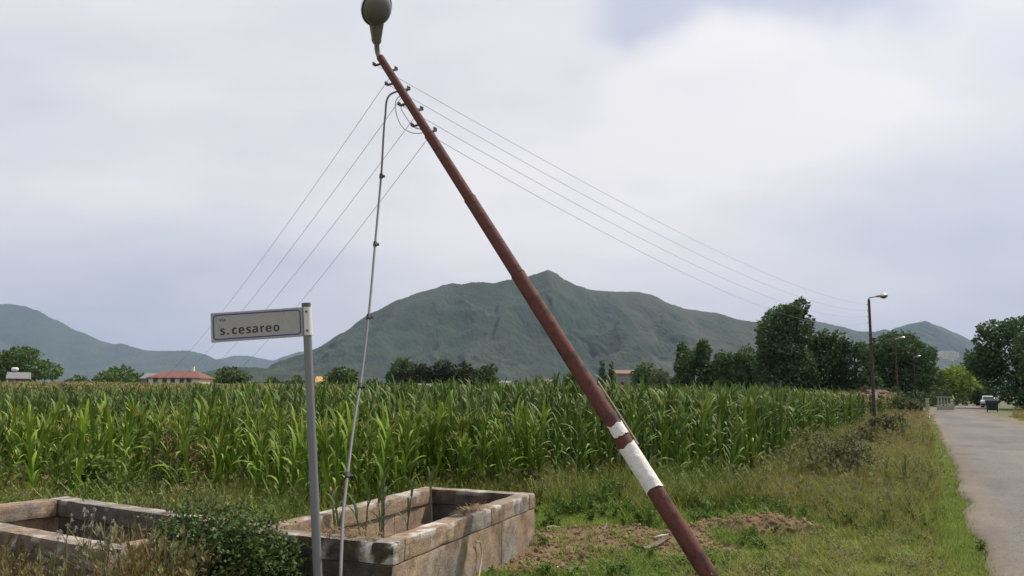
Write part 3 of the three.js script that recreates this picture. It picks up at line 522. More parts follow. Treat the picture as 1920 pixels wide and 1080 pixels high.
// soil clods on the bare patches
{
  const R = rng(61), clod = new THREE.IcosahedronGeometry(1, 1), p = clod.attributes.position;
  for (let i = 0; i < p.count; i++) { const f = 0.75 + 0.5 * noise(p.getX(i) * 1.7 + 5, p.getY(i) * 1.7, p.getZ(i) * 1.7); p.setXYZ(i, p.getX(i) * f, p.getY(i) * f * 0.75, p.getZ(i) * f); }
  clod.computeVertexNormals(); clod.deleteAttribute('uv');
  const list = [];
  for (let k = 0; k < 9000; k++) { const [c, rx, rz] = dirtSpots[k % 4], x = c.x + (R() * 2 - 1) * rx * 1.4, z = c.z + (R() * 2 - 1) * rz * 1.4; if (dirt(x, z) < 0.35 + 0.6 * R() || inTank(x, z, 0.03)) continue; const s = 0.004 + 0.026 * Math.pow(R(), 4), b = 0.7 + 0.6 * R(); list.push([x, groundHeight(x, z) + s * 0.25, z, R() * 6, s * (0.8 + 0.5 * R()), s, R(), R(), rgb(0.20 * b, 0.125 * b, 0.075 * b)]); }
  const g = tag(new THREE.Group(), 'crumbled reddish brown soil clods around the pole foot', 'soil', null, 'stuff'); g.name = 'soil_clods'; scene.add(g);
  scatter('clods', g, clod, new THREE.MeshStandardMaterial({ roughness: 1 }), list);
}

// ------------------------------------------------------------------ concrete tanks
const mConcrete = new THREE.MeshStandardMaterial({ vertexColors: true, roughness: 0.95, map: scaled(concTex, 1.3), bumpMap: scaled(concBump, 1.3), bumpScale: 0.012 });
function slab(x0, x1, y0, y1, z0, z1, seed, opt = {}) {             // a worn block: rounded and chipped edges, stains; shade painted into the +z side
  const w = x1 - x0, h = y1 - y0, d = z1 - z0, s = 0.028, g = new THREE.BoxGeometry(w, h, d, Math.ceil(w / s), Math.ceil(h / s), Math.ceil(d / s)), p = g.attributes.position, uv = g.attributes.uv, nrm = g.attributes.normal, col = [];
  const r = opt.round ?? 0.012;
  for (let i = 0; i < p.count; i++) {
    let x = p.getX(i), y = p.getY(i), z = p.getZ(i); const wx = x + (x0 + x1) / 2, wy = y + (y0 + y1) / 2, wz = z + (z0 + z1) / 2;
    const nn = fbm(wx * 7, wy * 7, wz * 7 + seed, 3), rr = r * (0.4 + 2.2 * Math.pow(nn, 2)), ix = clamp(x, -w / 2 + rr, w / 2 - rr), iy = clamp(y, -h / 2 + rr, h / 2 - rr), iz = clamp(z, -d / 2 + rr, d / 2 - rr);
    const dv = V(x - ix, y - iy, z - iz), l = dv.length(); if (l > 1e-6) { dv.multiplyScalar(Math.min(1, rr / l)); x = ix + dv.x; y = iy + dv.y; z = iz + dv.z; }
    let chip = 0;
    if (opt.spall) { const e = opt.spall(wx, wy, wz), ch = e * step(0.46, 0.54, fbm(wx * 9 + 3, wy * 6, wz * 5 + seed, 3)) * step(0.35, 0.5, noise(wx * 3.3 + 1.2, 3)); chip = ch; z -= opt.spallDir * 0.055 * ch * step(h / 2 - 0.09, h / 2, y); y -= 0.02 * ch * step(h / 2 - 0.03, h / 2, y); }
    const dd = 0.009 * (fbm(wx * 9, wy * 9, wz * 9 + 3, 3) - 0.5) * 2; x += dd; y += dd * 0.6; z += dd;
    p.setXYZ(i, x + (x0 + x1) / 2, y + (y0 + y1) / 2, z + (z0 + z1) / 2);
    const nx = Math.abs(nrm.getX(i)), ny = Math.abs(nrm.getY(i)); uv.setXY(i, nx > 0.5 ? wz : wx, ny > 0.5 ? wz : wy);
    const big = fbm(wx * 1.6, wy * 2.5, wz * 1.6 + seed, 4), fine = fbm(wx * 12, wy * 12, wz * 12, 3), tan = step(0.38, 0.62, big + (opt.tan ?? 0) + 0.06), green = step(0.5, 0.75, fbm(wx * 3 + 9, wy * 3, wz * 3 + seed, 3)) * 0.3, drip = step(0.52, 0.75, fbm(wx * 9, wy * 0.9, wz * 9 + 2, 3)) * 0.35;
    let c = [lerp(0.30, 0.37, tan), lerp(0.272, 0.268, tan), lerp(0.24, 0.185, tan)].map((v) => v * (0.62 + 0.58 * fine) * (1 - drip) * (1 - green) * (nrm.getZ(i) > 0.5 ? opt.face ?? 1 : nrm.getZ(i) < -0.5 ? 1 : opt.shade ?? 1));  // sides turned to +z are darkened with painted shade
    const topEdge = step(y1 - 0.05, y1 - 0.008, wy), flake = topEdge * step(0.555, 0.60, fbm(wx * 7 + 1, wy * 5, wz * 7 + seed, 3)) * (opt.flake ?? 0);
    const pale = Math.max(flake, chip * 0.85); c = [lerp(c[0], 0.56, pale), lerp(c[1], 0.52, pale), lerp(c[2], 0.49, pale)];
    if (ny > 0.5 && wy > 0) { const lich = step(0.5, 0.7, fbm(wx * 4, 3, wz * 4 + 7, 4)) * 0.5; c = c.map((v, k) => lerp(v * 0.92, [0.19, 0.14, 0.09][k], lich)); }
    col.push(...c.map((v) => v * 1.62));
  }
  g.setAttribute('color', new THREE.Float32BufferAttribute(col, 3)); g.computeVertexNormals(); return g;
}
function tank(label, origin, phi, len, wid, H, cop, cap, over, splits) {
  const t = thing('concrete_tank', label, 'tank', V(origin.x, 0, origin.z)); t.rotation.y = -phi;
  const th = 0.15, j = 0.004, yl = H - cop, A = (x0, x1, y0, y1, z0, z1, s, o) => slab(x0, x1, y0, y1, z0, z1, s, o);
  const add = (n, g) => mesh(n, g, mConcrete, t), frontShade = splits.dark, backShade = splits.back;  // painted shade strengths for the near and far ends, put into the colour
  // along the local axes: the long side runs to -z, the width to -x
  const run = (a0, a1, cuts) => { const c = [a0, ...cuts.filter((q) => q > a0 && q < a1), a1]; return c.slice(1).map((q, k) => [c[k] + j / 2, q - j / 2]); };
  for (const [a0, a1] of run(0, len, splits.long)) {
    add('wall_panel', A(-th, -over, -0.12, yl - j, -a1, -a0, 1 + a0, { tan: 0.10, round: 0.006, face: frontShade }));
    add('wall_panel', A(-wid + over, -wid + th, -0.12, yl - j, -a1, -a0, 5 + a0, { tan: 0.16, round: 0.006, face: frontShade }));
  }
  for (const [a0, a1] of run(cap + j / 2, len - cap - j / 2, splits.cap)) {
    add('coping_block', A(-th - (cap - th), 0, yl, H, -a1, -a0, 2 + a0, { tan: -0.03, flake: 1, round: 0.016, face: frontShade }));
    add('coping_block', A(-wid, -wid + cap, yl, H, -a1, -a0, 6 + a0, { tan: 0.04, flake: 0.7, round: 0.016, face: frontShade }));
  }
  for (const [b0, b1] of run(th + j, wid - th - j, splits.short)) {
    add('wall_panel', A(-b1, -b0, -0.12, yl - j, -th, -over, 11 + b0, { tan: -0.3, face: frontShade, round: 0.006 }));
    add('wall_panel', A(-b1, -b0, -0.12, yl - j, -len + over, -len + th, 15 + b0, { tan: -0.3, face: backShade, round: 0.006 }));
  }
  add('coping_block', A(-wid, 0, yl, H, -cap, 0, 12, { tan: -0.2, flake: 0.6, round: 0.016, face: frontShade, spall: (x, y, z) => step(-0.12, -0.04, z), spallDir: 1 }));
  add('coping_block', A(-wid, 0, yl, H, -len, -len + cap, 16, { tan: -0.1, flake: 0.6, round: 0.014, face: backShade }));
  const fl = new THREE.PlaneGeometry(wid - 2 * th, len - 2 * th, 40, 60).rotateX(-Math.PI / 2).translate(-wid / 2, 0, -len / 2), p = fl.attributes.position, col = [];
  for (let i = 0; i < p.count; i++) { const n = fbm(p.getX(i) * 5, 1, p.getZ(i) * 5, 4); p.setY(i, splits.fill + 0.10 * (n - 0.5)); col.push(0.14 + 0.1 * n, 0.10 + 0.06 * n, 0.06 + 0.04 * n); }
  fl.setAttribute('color', new THREE.Float32BufferAttribute(col, 3)); fl.computeVertexNormals();
  mesh('soil_fill', fl, new THREE.MeshStandardMaterial({ vertexColors: true, roughness: 1, bumpMap: scaled(grainBump, 4), bumpScale: 0.02 }), t);
  return t;
}
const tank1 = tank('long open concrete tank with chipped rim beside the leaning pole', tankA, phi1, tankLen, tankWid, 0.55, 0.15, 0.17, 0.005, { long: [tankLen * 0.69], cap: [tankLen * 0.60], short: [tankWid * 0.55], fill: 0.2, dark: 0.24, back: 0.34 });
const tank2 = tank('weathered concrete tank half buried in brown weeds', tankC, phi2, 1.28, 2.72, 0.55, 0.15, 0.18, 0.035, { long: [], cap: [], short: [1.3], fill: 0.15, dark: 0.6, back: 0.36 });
{ // dry litter lying on the long tank
  const R = rng(44), T = new Tris(), lit = (a, b, y, n, sa, sb) => { for (let k = 0; k < n; k++) { const aa = a + (R() + R() - 1) * sa, bb = b + (R() + R() - 1) * sb, p = V(tankA.x + Math.sin(phi1) * aa - Math.cos(phi1) * bb, y + 0.035 * R(), tankA.z - Math.cos(phi1) * aa - Math.sin(phi1) * bb), al = ball(R); al.y *= 0.35; al.normalize(); const t = 0.6 + 0.7 * R(); T.leaf(p, al, al.clone().cross(V(0, 1, 0.2)).normalize(), 0.03 + 0.06 * R(), 0.004, [0.24 * t, 0.16 * t, 0.085 * t]); } };
  lit(tankLen * 0.5, 0.09, 0.555, 420, 0.33, 0.07); lit(0.12, 0.45, 0.555, 380, 0.12, 0.35);
  lit(0.55, 0.65, 0.22, 900, 0.6, 0.5);
  tag(mesh('dry_litter', T.geo(), mGrass), 'dry plant litter heaped on the chipped tank rim', 'litter', null, 'stuff');
}
{ // a dry vine on the lit side
  const P = (a, y, o) => V(tankA.x + Math.sin(phi1) * a + Math.cos(phi1) * o, y, tankA.z - Math.cos(phi1) * a + Math.sin(phi1) * o), m = tankLen * 0.42;
  tag(mesh('dry_vine', taperTube([P(m + 0.16, 0.33, 0.01), P(m + 0.235, 0.30, 0.02), P(m + 0.24, 0.2, 0.03), P(m + 0.12, 0.06, 0.06), P(m - 0.02, 0.0, 0.11)], [0.004, 0.007, 0.006, 0.008, 0.005], 6, 30), std(0.42, 0.33, 0.22, 0.9)), 'pale dry vine curling up the sunlit tank wall', 'vine');
}
// green canes growing inside the long tank
{
  const R = rng(14), spots = [[0.62, 0.86], [0.5, 0.74], [0.75, 0.7], [0.66, 0.62], [0.8, 0.56], [0.72, 0.5], [0.95, 0.62], [1.35, 0.62], [1.6, 0.5]];
  spots.forEach(([a, b], k) => {
    const pos = V(tankA.x + Math.sin(phi1) * a - Math.cos(phi1) * b, 0.18, tankA.z - Math.cos(phi1) * a - Math.sin(phi1) * b);
    const t = thing('cane_plant', 'thin green cane stalk with narrow leaves growing inside the tank', 'cane', pos, 'green canes inside the long tank');
    const h = 0.50 + 0.25 * R(), lx = (R() - 0.5) * 0.3 - 0.06, lz = (R() - 0.5) * 0.2, at = (u) => V(lx * h * u * u, h * u, lz * h * u * u);
    mesh('stalk', taperTube([at(0), at(0.35), at(0.7), at(1)], [0.009, 0.008, 0.006, 0.002], 6, 12), std(0.10, 0.10, 0.045, 0.8), t);
    for (let q = 0; q < 4; q++) {
      const T = new Tris(), u = 0.4 + 0.6 * (q / 4), g = R() * 6.28, out = V(Math.cos(g), 0, Math.sin(g)), side = V(-out.z, 0, out.x), L = 0.2 + 0.14 * R(), m = [], hw = [], cs = []; let ang = 1.1 + 0.3 * R(), p = at(u);
      for (let s = 0; s <= 6; s++) { m.push(p.clone()); hw.push(side.clone().multiplyScalar(0.011 * Math.sin(Math.PI * (0.15 + 0.85 * (1 - s / 6)) * 0.6))); cs.push([0.075, 0.12, 0.035]); p = p.clone().addScaledVector(out, Math.cos(ang) * L / 6).add(V(0, Math.sin(ang) * L / 6, 0)); ang -= 0.22; }
      T.strip(m, hw, cs); mesh('leaf', T.geo(), mGrass, t);
    }
  });
}
// white flowering weeds in front of the weedy tank
{
  const R = rng(52), HT = new Tris(); for (let q = 0; q < 10; q++) { const al = ball(R).add(V(0, 0.5, 0)).normalize(); HT.leaf(V(0, 0, 0), al, al.clone().cross(ball(R)).normalize(), 0.016, 0.005, [0.36, 0.345, 0.31]); }
  const headGeo = HT.geo();
  for (const [px, py, d] of [[134, 966, 5.3], [158, 958, 5.35], [178, 955, 5.4], [196, 972, 5.15], [126, 985, 5.2], [210, 990, 5.1], [172, 985, 5.0], [110, 1010, 4.9]]) {
    const top = atDepth(px, py, d), foot = V(top.x + (R() - 0.5) * 0.1, groundHeight(top.x, top.z), top.z + 0.03), h = top.y - foot.y;
    const t = thing('flowering_weed', 'thin weed stem with small white flower heads before the weedy tank', 'weed', foot, 'white flowering weeds before the weedy tank');
    const stems = [], hd = [], dx = top.x - foot.x, stemAt = (u) => V(dx * u * u, h * u, -0.03 * u);
    stems.push(taperTube([stemAt(0), stemAt(0.5), stemAt(1)], [0.005, 0.004, 0.002], 5, 8));
    for (let k = 0; k < 7; k++) { const s = stemAt(0.45 + 0.5 * R()), e = s.clone().add(V((R() - 0.5) * 0.14, 0.04 + 0.06 * R(), (R() - 0.5) * 0.14)); stems.push(taperTube([s, s.clone().lerp(e, 0.5).add(V(0, 0.01, 0)), e], [0.002, 0.0015, 0.001], 4, 4)); hd.push(e); }
    hd.push(stemAt(1)); mesh('stem', stems, std(0.11, 0.105, 0.05, 0.9), t);
    for (const e of hd) { const f = mesh('flower_head', headGeo, mGrass, t); f.position.copy(e); f.rotation.y = R() * 6; }
  }
}
// bramble bush between the tanks, and smaller shrubs on the verge
function bush(name, label, c, rx, ry, rz, n, leaf, tone, seed, lumps = 9) {
  const R = rng(seed), t = thing(name, label, 'bush', c), T = new Tris(), bl = [];
  for (let k = 0; k < lumps; k++) { const a = R() * 6.28, q = Math.sqrt(R()) * 0.62; bl.push({ c: V(Math.cos(a) * q * rx, ry * (0.22 + 0.45 * R()), Math.sin(a) * q * rz), r: V(rx * (0.3 + 0.2 * R()), ry * (0.26 + 0.16 * R()), rz * (0.3 + 0.2 * R())) }); }
  const st = [];
  for (let k = 0; k < 16; k++) { const b = bl[k % lumps], u = ball(R), e = V(b.c.x + u.x * b.r.x, b.c.y + Math.abs(u.y) * b.r.y, b.c.z + u.z * b.r.z); st.push(taperTube([V(e.x * 0.2, 0, e.z * 0.2), V(e.x * 0.6, e.y * 0.8, e.z * 0.6), e], [0.008, 0.005, 0.002], 5, 8)); }
  mesh('stems', st, mBark, t);
  for (let k = 0; k < n; k++) { const b = bl[Math.floor(R() * lumps)], u = ball(R), f = 0.7 + 0.45 * R(), p = V(b.c.x + u.x * b.r.x * f, b.c.y + u.y * b.r.y * f, b.c.z + u.z * b.r.z * f); if (p.y < 0) continue; const al = ball(R).addScaledVector(u, 0.8).add(V(0, -0.2, 0)).normalize(), sd = al.clone().cross(V(0, 1, 0).addScaledVector(ball(R), 0.7)).normalize(), q = 0.6 + 0.7 * R(), y = R() < 0.12 ? 1.6 : 1; T.leaf(p, al, sd, leaf * (0.6 + 0.7 * R()), leaf * 0.32, [tone[0] * q * y, tone[1] * q * (y > 1 ? 1.3 : 1), tone[2] * q]); }
  for (let k = 0; k < lumps * 5; k++) {                             // arching shoots that break the outline
    const b = bl[k % lumps], u = ball(R); u.y = Math.abs(u.y) * 0.9 + 0.1; u.normalize();
    const p0 = V(b.c.x + u.x * b.r.x * 0.8, b.c.y + u.y * b.r.y * 0.8, b.c.z + u.z * b.r.z * 0.8), L = ry * (0.22 + 0.28 * R()), sd = V(-u.z, 0, u.x).normalize(), at = (w) => p0.clone().addScaledVector(u, L * w).add(V(0, L * (0.35 * w - 0.75 * w * w), 0)), m = [0, 0.33, 0.66, 1].map(at);
    T.strip(m, m.map(() => sd.clone().multiplyScalar(leaf * 0.05)), m.map(() => [0.09, 0.075, 0.04]));
    for (let q = 0; q < 14; q++) { const w = q / 13, al = ball(R).addScaledVector(u, 0.4).normalize(), f = (0.8 + 0.6 * R()) * (0.8 + 0.6 * w); T.leaf(at(w), al, al.clone().cross(ball(R)).normalize(), leaf * (0.9 - 0.4 * w), leaf * 0.28, [tone[0] * f * 1.15, tone[1] * f * 1.1, tone[2] * f]); }
  }
  mesh('foliage', T.geo(), mGrass, t); return t;
}
const gp = (px, d) => { const x = ((px - 960) / FPX) * d; return V(x, groundHeight(x, -d), -d); };
bush('bramble_bush', 'dense dark green bramble bush between the two concrete tanks', gp(438, 5.75), 0.50, 0.84, 0.5, 15000, 0.037, [0.062, 0.108, 0.028], 301, 14);
bush('bramble_bush', 'low bramble sprawl under the street sign at the tank corner', gp(526, 5.7), 0.34, 0.68, 0.3, 3600, 0.04, [0.075, 0.12, 0.03], 302, 6);
bush('verge_shrub', 'grey green wild shrub on the grass between corn and road', onHeight(1580, 915), 0.6, 0.95, 0.5, 2600, 0.055, [0.105, 0.125, 0.055], 303, 8);
bush('verge_shrub', 'dark little shrub on the verge below the upright lamp', onHeight(1668, 835), 0.75, 0.95, 0.7, 1600, 0.10, [0.085, 0.095, 0.040], 304, 7);
bush('verge_shrub', 'brownish shrub close behind the dark little verge shrub', onHeight(1640, 850), 0.6, 0.7, 0.6, 1200, 0.09, [0.13, 0.125, 0.05], 305, 6);
bush('verge_shrub', 'pale weedy shrub at the corner of the corn field', onHeight(1530, 875), 0.7, 0.9, 0.6, 1600, 0.07, [0.14, 0.16, 0.06], 306, 7);
bush('verge_shrub', 'scruffy bush on the verge near the second lamp post', onHeight(1700, 782), 1.2, 1.5, 1.0, 1400, 0.2, [0.09, 0.105, 0.045], 307, 7);
bush('leafy_weed', 'reddish brown seeding weed standing before the corn', gp(350, 11.2), 0.5, 1.0, 0.45, 1300, 0.05, [0.14, 0.11, 0.055], 308, 7);
bush('leafy_weed', 'green leafy weed among long grass behind the weedy tank', gp(185, 10.6), 0.5, 0.75, 0.4, 1400, 0.07, [0.12, 0.19, 0.036], 309, 6);

// ------------------------------------------------------------------ street lamps
function lampParts(t, H, r, reach) {                           // head runs out along +x from the top of the pole
  const y = H, neck = [V(0, y - 0.05, 0), V(0, y + 0.04, 0), V(0.03, y + 0.09, 0), V(0.08, y + 0.11, 0), V(reach + 0.04, y + 0.11 + reach * 0.15, 0)];
  mesh('lamp_arm', taperTube(neck, [r, r * 0.9, r * 0.85, r * 0.8], 12, 20), mLampMetal, t);
  const tilt = 0.15, head = new THREE.Group(); head.name = 'lamp_head'; head.position.set(reach, y + 0.11 + reach * 0.15, 0); head.rotation.z = tilt; t.add(head);
  const secs = [[0, 0.042, 0.042], [0.03, 0.055, 0.05], [0.06, 0.055, 0.05], [0.18, 0.072, 0.062], [0.26, 0.085, 0.07], [0.31, 0.09, 0.072]], pos = [], idx = [], N = 20;
  secs.forEach(([x, a, b], i) => { for (let k = 0; k < N; k++) { const th = (k / N) * 6.2832, c = Math.cos(th), s = Math.sin(th), e = 0.7; pos.push(x, Math.sign(s) * Math.pow(Math.abs(s), e) * b, Math.sign(c) * Math.pow(Math.abs(c), e) * a); if (i < secs.length - 1) { const A = i * N + k, B = i * N + ((k + 1) % N); idx.push(A, B, A + N, B, B + N, A + N); } } });
  for (const s of [0, secs.length - 1]) for (let k = 1; k < N - 1; k++) idx.push(s * N, s * N + k, s * N + k + 1);
  const hg = new THREE.BufferGeometry(); hg.setAttribute('position', new THREE.Float32BufferAttribute(pos, 3)); hg.setIndex(idx); hg.computeVertexNormals();
  mesh('lamp_housing', hg, mLampMetal, head);
  const prof = []; for (let k = 0; k <= 10; k++) { const a = (k / 10) * Math.PI / 2; prof.push(new THREE.Vector2(Math.max(0.0005, Math.sin(a) * 0.185), Math.cos(a) * 0.115)); } prof.push(new THREE.Vector2(0.190, -0.012), new THREE.Vector2(0.182, -0.014));
  mesh('lamp_hood', new THREE.LatheGeometry(prof, 36).scale(1.15, 1, 1).translate(0.44, 0.0, 0), mLampHood, head);
  const bp = []; for (let k = 0; k <= 12; k++) { const a = (k / 12) * Math.PI / 2; bp.push(new THREE.Vector2(Math.max(0.0005, Math.sin(a) * 0.172), -0.012 - Math.cos(a) * 0.145)); }
  mesh('lamp_bowl', new THREE.LatheGeometry(bp, 36).scale(1.12, 1, 1).translate(0.44, 0, 0), mLampBowl, head);
}
function insulator(t, y, r, ax, az, keep) {
  const g = new THREE.Group(); g.name = 'insulator'; g.position.set(0, y, 0); g.rotation.y = Math.atan2(-az, ax); t.add(g); const q = 0.62;
  mesh('bracket', [box(0.075, 0.014, 0.022, r + 0.03, 0, 0), cyl(0.006, 0.006, 0.05, r + 0.06, 0.02, 0, 8)], mSteelDark, g);
  const prof = [[0.001, 0.10], [0.018, 0.098], [0.024, 0.085], [0.016, 0.072], [0.018, 0.064], [0.032, 0.05], [0.036, 0.035], [0.026, 0.03], [0.03, 0.02], [0.001, 0.02]].map(([a, b]) => new THREE.Vector2(a, b));
  mesh('cap', new THREE.LatheGeometry(prof, 12).scale(q, q * 0.8, q).translate(r + 0.06, 0.006, 0), mPorcelain, g);
}
// the leaning lamp
const poleBase = onHeight(1351, 1113), poleTop = atDepth(713, 108, 8.9), poleDir = poleTop.clone().sub(poleBase), poleLen = poleDir.length(); poleDir.normalize();
const lampA = thing('street_lamp', 'rusty red street lamp pole leaning far over beside the tank', 'street lamp', poleBase.clone());
{
  const h = V(0.20, 0.46, 0.88); h.addScaledVector(poleDir, -h.dot(poleDir)).normalize();
  lampA.quaternion.setFromRotationMatrix(new THREE.Matrix4().makeBasis(h, poleDir, h.clone().cross(poleDir)));
  const L = poleLen, s1 = L * 0.50, s2 = L * 0.655, s3 = L * 0.80;
  const sect = (y0, y1, a, b) => { const g = new THREE.CylinderGeometry(b, a, y1 - y0, 36, 24), p = g.attributes.position; g.translate(0, (y0 + y1) / 2, 0); for (let i = 0; i < p.count; i++) { const n = 1 + 0.012 * (fbm(p.getX(i) * 20, p.getY(i) * 1.2, p.getZ(i) * 20, 3) - 0.5) * 2; p.setX(i, p.getX(i) * n); p.setZ(i, p.getZ(i) * n); } g.computeVertexNormals(); return g; };
  mesh('pole_section', sect(-0.7, s1, 0.076, 0.072), mRust, lampA);
  mesh('pole_section', sect(s1 - 0.02, s2, 0.066, 0.065), mRust, lampA);
  mesh('pole_section', sect(s2 - 0.02, s3, 0.058, 0.057), mRust, lampA);
  mesh('pole_section', sect(s3 - 0.02, L, 0.0505, 0.045), mRust, lampA);
  for (const [y, r] of [[s1, 0.073], [s2, 0.0665], [s3, 0.0585]]) mesh('pole_collar', new THREE.TorusGeometry(r - 0.004, 0.006, 8, 36).rotateX(Math.PI / 2).translate(0, y, 0), mRust, lampA);
  lampParts(lampA, L, 0.036, 0.11);
  // torn white paper wrapped round the lower part
  const wrap = (y0, y1, r, th0, th1, seed) => { const N = 40, M = 22, pos = [], uv = [], idx = []; for (let i = 0; i <= M; i++) for (let k = 0; k <= N; k++) { const u = k / N, v = i / M, a = lerp(th0, th1, u) + 0.10 * (fbm(v * 6, u < 0.5 ? 1 : 5, seed, 3) - 0.5) * (u === 0 || u === 1 ? 2 : 0), rag = 0.06 * (fbm(u * 4, v < 0.5 ? 2 : 8, seed, 4) - 0.5), y = lerp(y0, y1, v) + rag * (v === 0 || v === 1 ? 1 : 0.6), rr = r + 0.003 + 0.004 * fbm(u * 9, v * 9, seed, 3); pos.push(Math.cos(a) * rr, y, Math.sin(a) * rr); uv.push(u, v); if (i < M && k < N) { const A = i * (N + 1) + k, B = A + N + 1; idx.push(A, B, A + 1, B, B + 1, A + 1); } } const g = new THREE.BufferGeometry(); g.setAttribute('position', new THREE.Float32BufferAttribute(pos, 3)); g.setAttribute('uv', new THREE.Float32BufferAttribute(uv, 2)); g.setIndex(idx); g.computeVertexNormals(); return g; };
  tag(mesh('paper_wrap', wrap(L * 0.140, L * 0.205, 0.0755, -1.9, 1.9, 4), mPaper, lampA), 'torn white paper wrapped round the lower pole');
  tag(mesh('paper_scrap', wrap(L * 0.218, L * 0.236, 0.0755, -1.0, 1.3, 9), mPaper, lampA), 'small white paper scrap above the wrap');
  // thin conduit strapped up the shaded side
  mesh('conduit', tube([V(0.03, L * 0.20, -0.089), V(0.03, L * 0.25, -0.091), V(0.03, L * 0.30, -0.089)], 0.009, 16, 8), std(0.33, 0.26, 0.22, 0.8), lampA);
  for (let k = 0; k < 4; k++) { insulator(lampA, L * (0.985 - 0.052 * k), 0.050, -0.1, 1); insulator(lampA, L * (0.965 - 0.052 * k), 0.050, -0.1, -1); }
}
lampA.updateMatrixWorld(true);
const onPole = (s, x, z) => lampA.localToWorld(V(x, poleLen * s, z));
// an upright lamp, then its copies down the road
const uprights = [];
{
  const H = 6.25, first = atDepth(1640, 790, 39), base = V(first.x, 0, first.z);
  const t = thing('street_lamp', 'upright rusty street lamp standing at the edge of the corn', 'street lamp', base);
  t.rotation.y = 0.22;
  mesh('pole', new THREE.CylinderGeometry(0.06, 0.085, H + 0.3, 16).translate(0, H / 2 - 0.15, 0), mRustDull, t);
  for (let k = 0; k < 4; k++) insulator(t, H - 0.28 - 0.30 * k, 0.06, -1, 0);
  lampParts(t, H, 0.04, 0.42);
  mesh('notice_plate', box(0.16, 0.30, 0.012, 0.12, 1.55, 0.03), std(0.55, 0.55, 0.54, 0.7), t);
  uprights.push(t);
  const rest = [[1698, 632, 1683, 74, 'second upright street lamp, before the big dark round tree'], [1727, 667, 1716, 107, 'street lamp whose bright head shows at the edge of the big dark tree'], [1750, 681, 1742, 133, 'small street lamp seen above the yellow green tree'], [1827, 688, 1820, 140, 'small far street lamp beside the huge dark tree']];
  for (const [hx, hy, px, d, label] of rest) {
    const c = t.clone(); c.name = numbered('street_lamp'); c.userData = { ...t.userData, label }; const p = atDepth(px, 728, d), y = atDepth(hx, hy, d).y; c.position.set(p.x, y - H - 0.28, p.z); scene.add(c); uprights.push(c);
    c.children.filter((o) => o.name === 'notice_plate').forEach((o) => c.remove(o));
    c.children.filter((o) => o.name === 'pole').forEach((o) => { o.geometry = new THREE.CylinderGeometry(0.06, 0.085, H + 2.3, 12).translate(0, H / 2 - 1.15, 0); });
  }
}
// ------------------------------------------------------------------ wires
{
  uprights[0].updateMatrixWorld(true);
  for (let k = 0; k < 4; k++) {
    const a = onPole(0.985 - 0.052 * k, -0.011, 0.113).addScaledVector(poleDir, 0.03), b = uprights[0].localToWorld(V(-0.12, 6.25 - 0.25 - 0.30 * k, 0));
    tag(mesh('overhead_wire', new THREE.TubeGeometry(new THREE.CatmullRomCurve3(sag(a, b, 0.55 + 0.1 * k)), 60, 0.0030, 5), mWire), ['topmost', 'second from top', 'third from top', 'lowest'][k] + ' of the wires from the leaning pole to the upright lamp', 'wire', 'wires to the upright lamp');
  }
  const ends = [[268, 742], [296, 742], [330, 742], [380, 742]];
  for (let k = 0; k < 4; k++) {
    const a = onPole(0.965 - 0.052 * k, -0.011, -0.113).addScaledVector(poleDir, 0.03), b = atDepth(ends[k][0], ends[k][1], 34);
    tag(mesh('overhead_wire', new THREE.TubeGeometry(new THREE.CatmullRomCurve3(sag(a, b, 0.5)), 60, 0.0030, 5), mWire), ['topmost', 'second from top', 'third from top', 'lowest'][k] + ' of the wires drooping from the leaning pole behind the corn', 'wire', 'wires drooping to the corn');
  }
  const loops = [[onPole(0.913, -0.011, -0.113), [742, 190, 8.7], [752, 235, 8.7], [772, 249, 8.7], onPole(0.809, -0.011, -0.113), 'slack loop of wire hanging widest beside the insulators'], [onPole(0.861, -0.011, -0.113), [752, 200, 8.75], [763, 222, 8.75], [775, 238, 8.75], onPole(0.815, -0.011, -0.06), 'smaller loop of wire close against the leaning pole']];
  for (const [a, p, q, r, b, label] of loops) tag(mesh('wire_loop', tube([a, atDepth(...p), atDepth(...q), atDepth(...r), b], 0.005, 40, 5), mWire), label, 'wire');
  // the cable hanging from the top to the ground
  const path = [[0, 0, 0], [729, 180, 8.62], [722, 220, 8.6], [715, 325, 8.2], [704, 450, 7.75], [692, 585, 7.2], [678, 705, 6.7], [663, 800, 6.25], [653, 880, 5.9], [644, 960, 5.55], [640, 1040, 5.25], [638, 1090, 5.1]].map((e) => (e[2] ? atDepth(...e) : onPole(0.915, -0.011, -0.08)));
  const endP = path.at(-1).clone(); path.push(V(endP.x + 0.01, 0.12, endP.z + 0.1), V(endP.x + 0.06, 0.02, endP.z + 0.25), V(endP.x + 0.3, 0.02, endP.z + 0.4));
  const cab = thing('hanging_cable', 'grey cable hanging from the pole top down before the tank', 'cable', path[0].clone()), loc = path.map((p) => p.clone().sub(path[0])), curve = new THREE.CatmullRomCurve3(loc);
  mesh('cable', new THREE.TubeGeometry(curve, 160, 0.011, 8), mCable, cab);
  for (const [px, py] of [[715, 330], [703, 457], [690, 593], [676, 724], [651, 893]]) {
    let best = 0, bd = 1e9; for (let k = 0; k <= 400; k++) { const p = curve.getPoint(k / 400).add(path[0]), s = sight(px, py).normalize(), d = p.clone().sub(camera.position), off = d.clone().cross(s).length(); if (off < bd) { bd = off; best = k / 400; } }
    const p = curve.getPoint(best), tg = curve.getTangent(best), m = mesh('clamp', [new THREE.CylinderGeometry(0.02, 0.02, 0.05, 10), box(0.05, 0.02, 0.02, 0.015, 0, 0)], mBlack, cab); m.position.copy(p); m.quaternion.setFromUnitVectors(V(0, 1, 0), tg.normalize());
  }
}

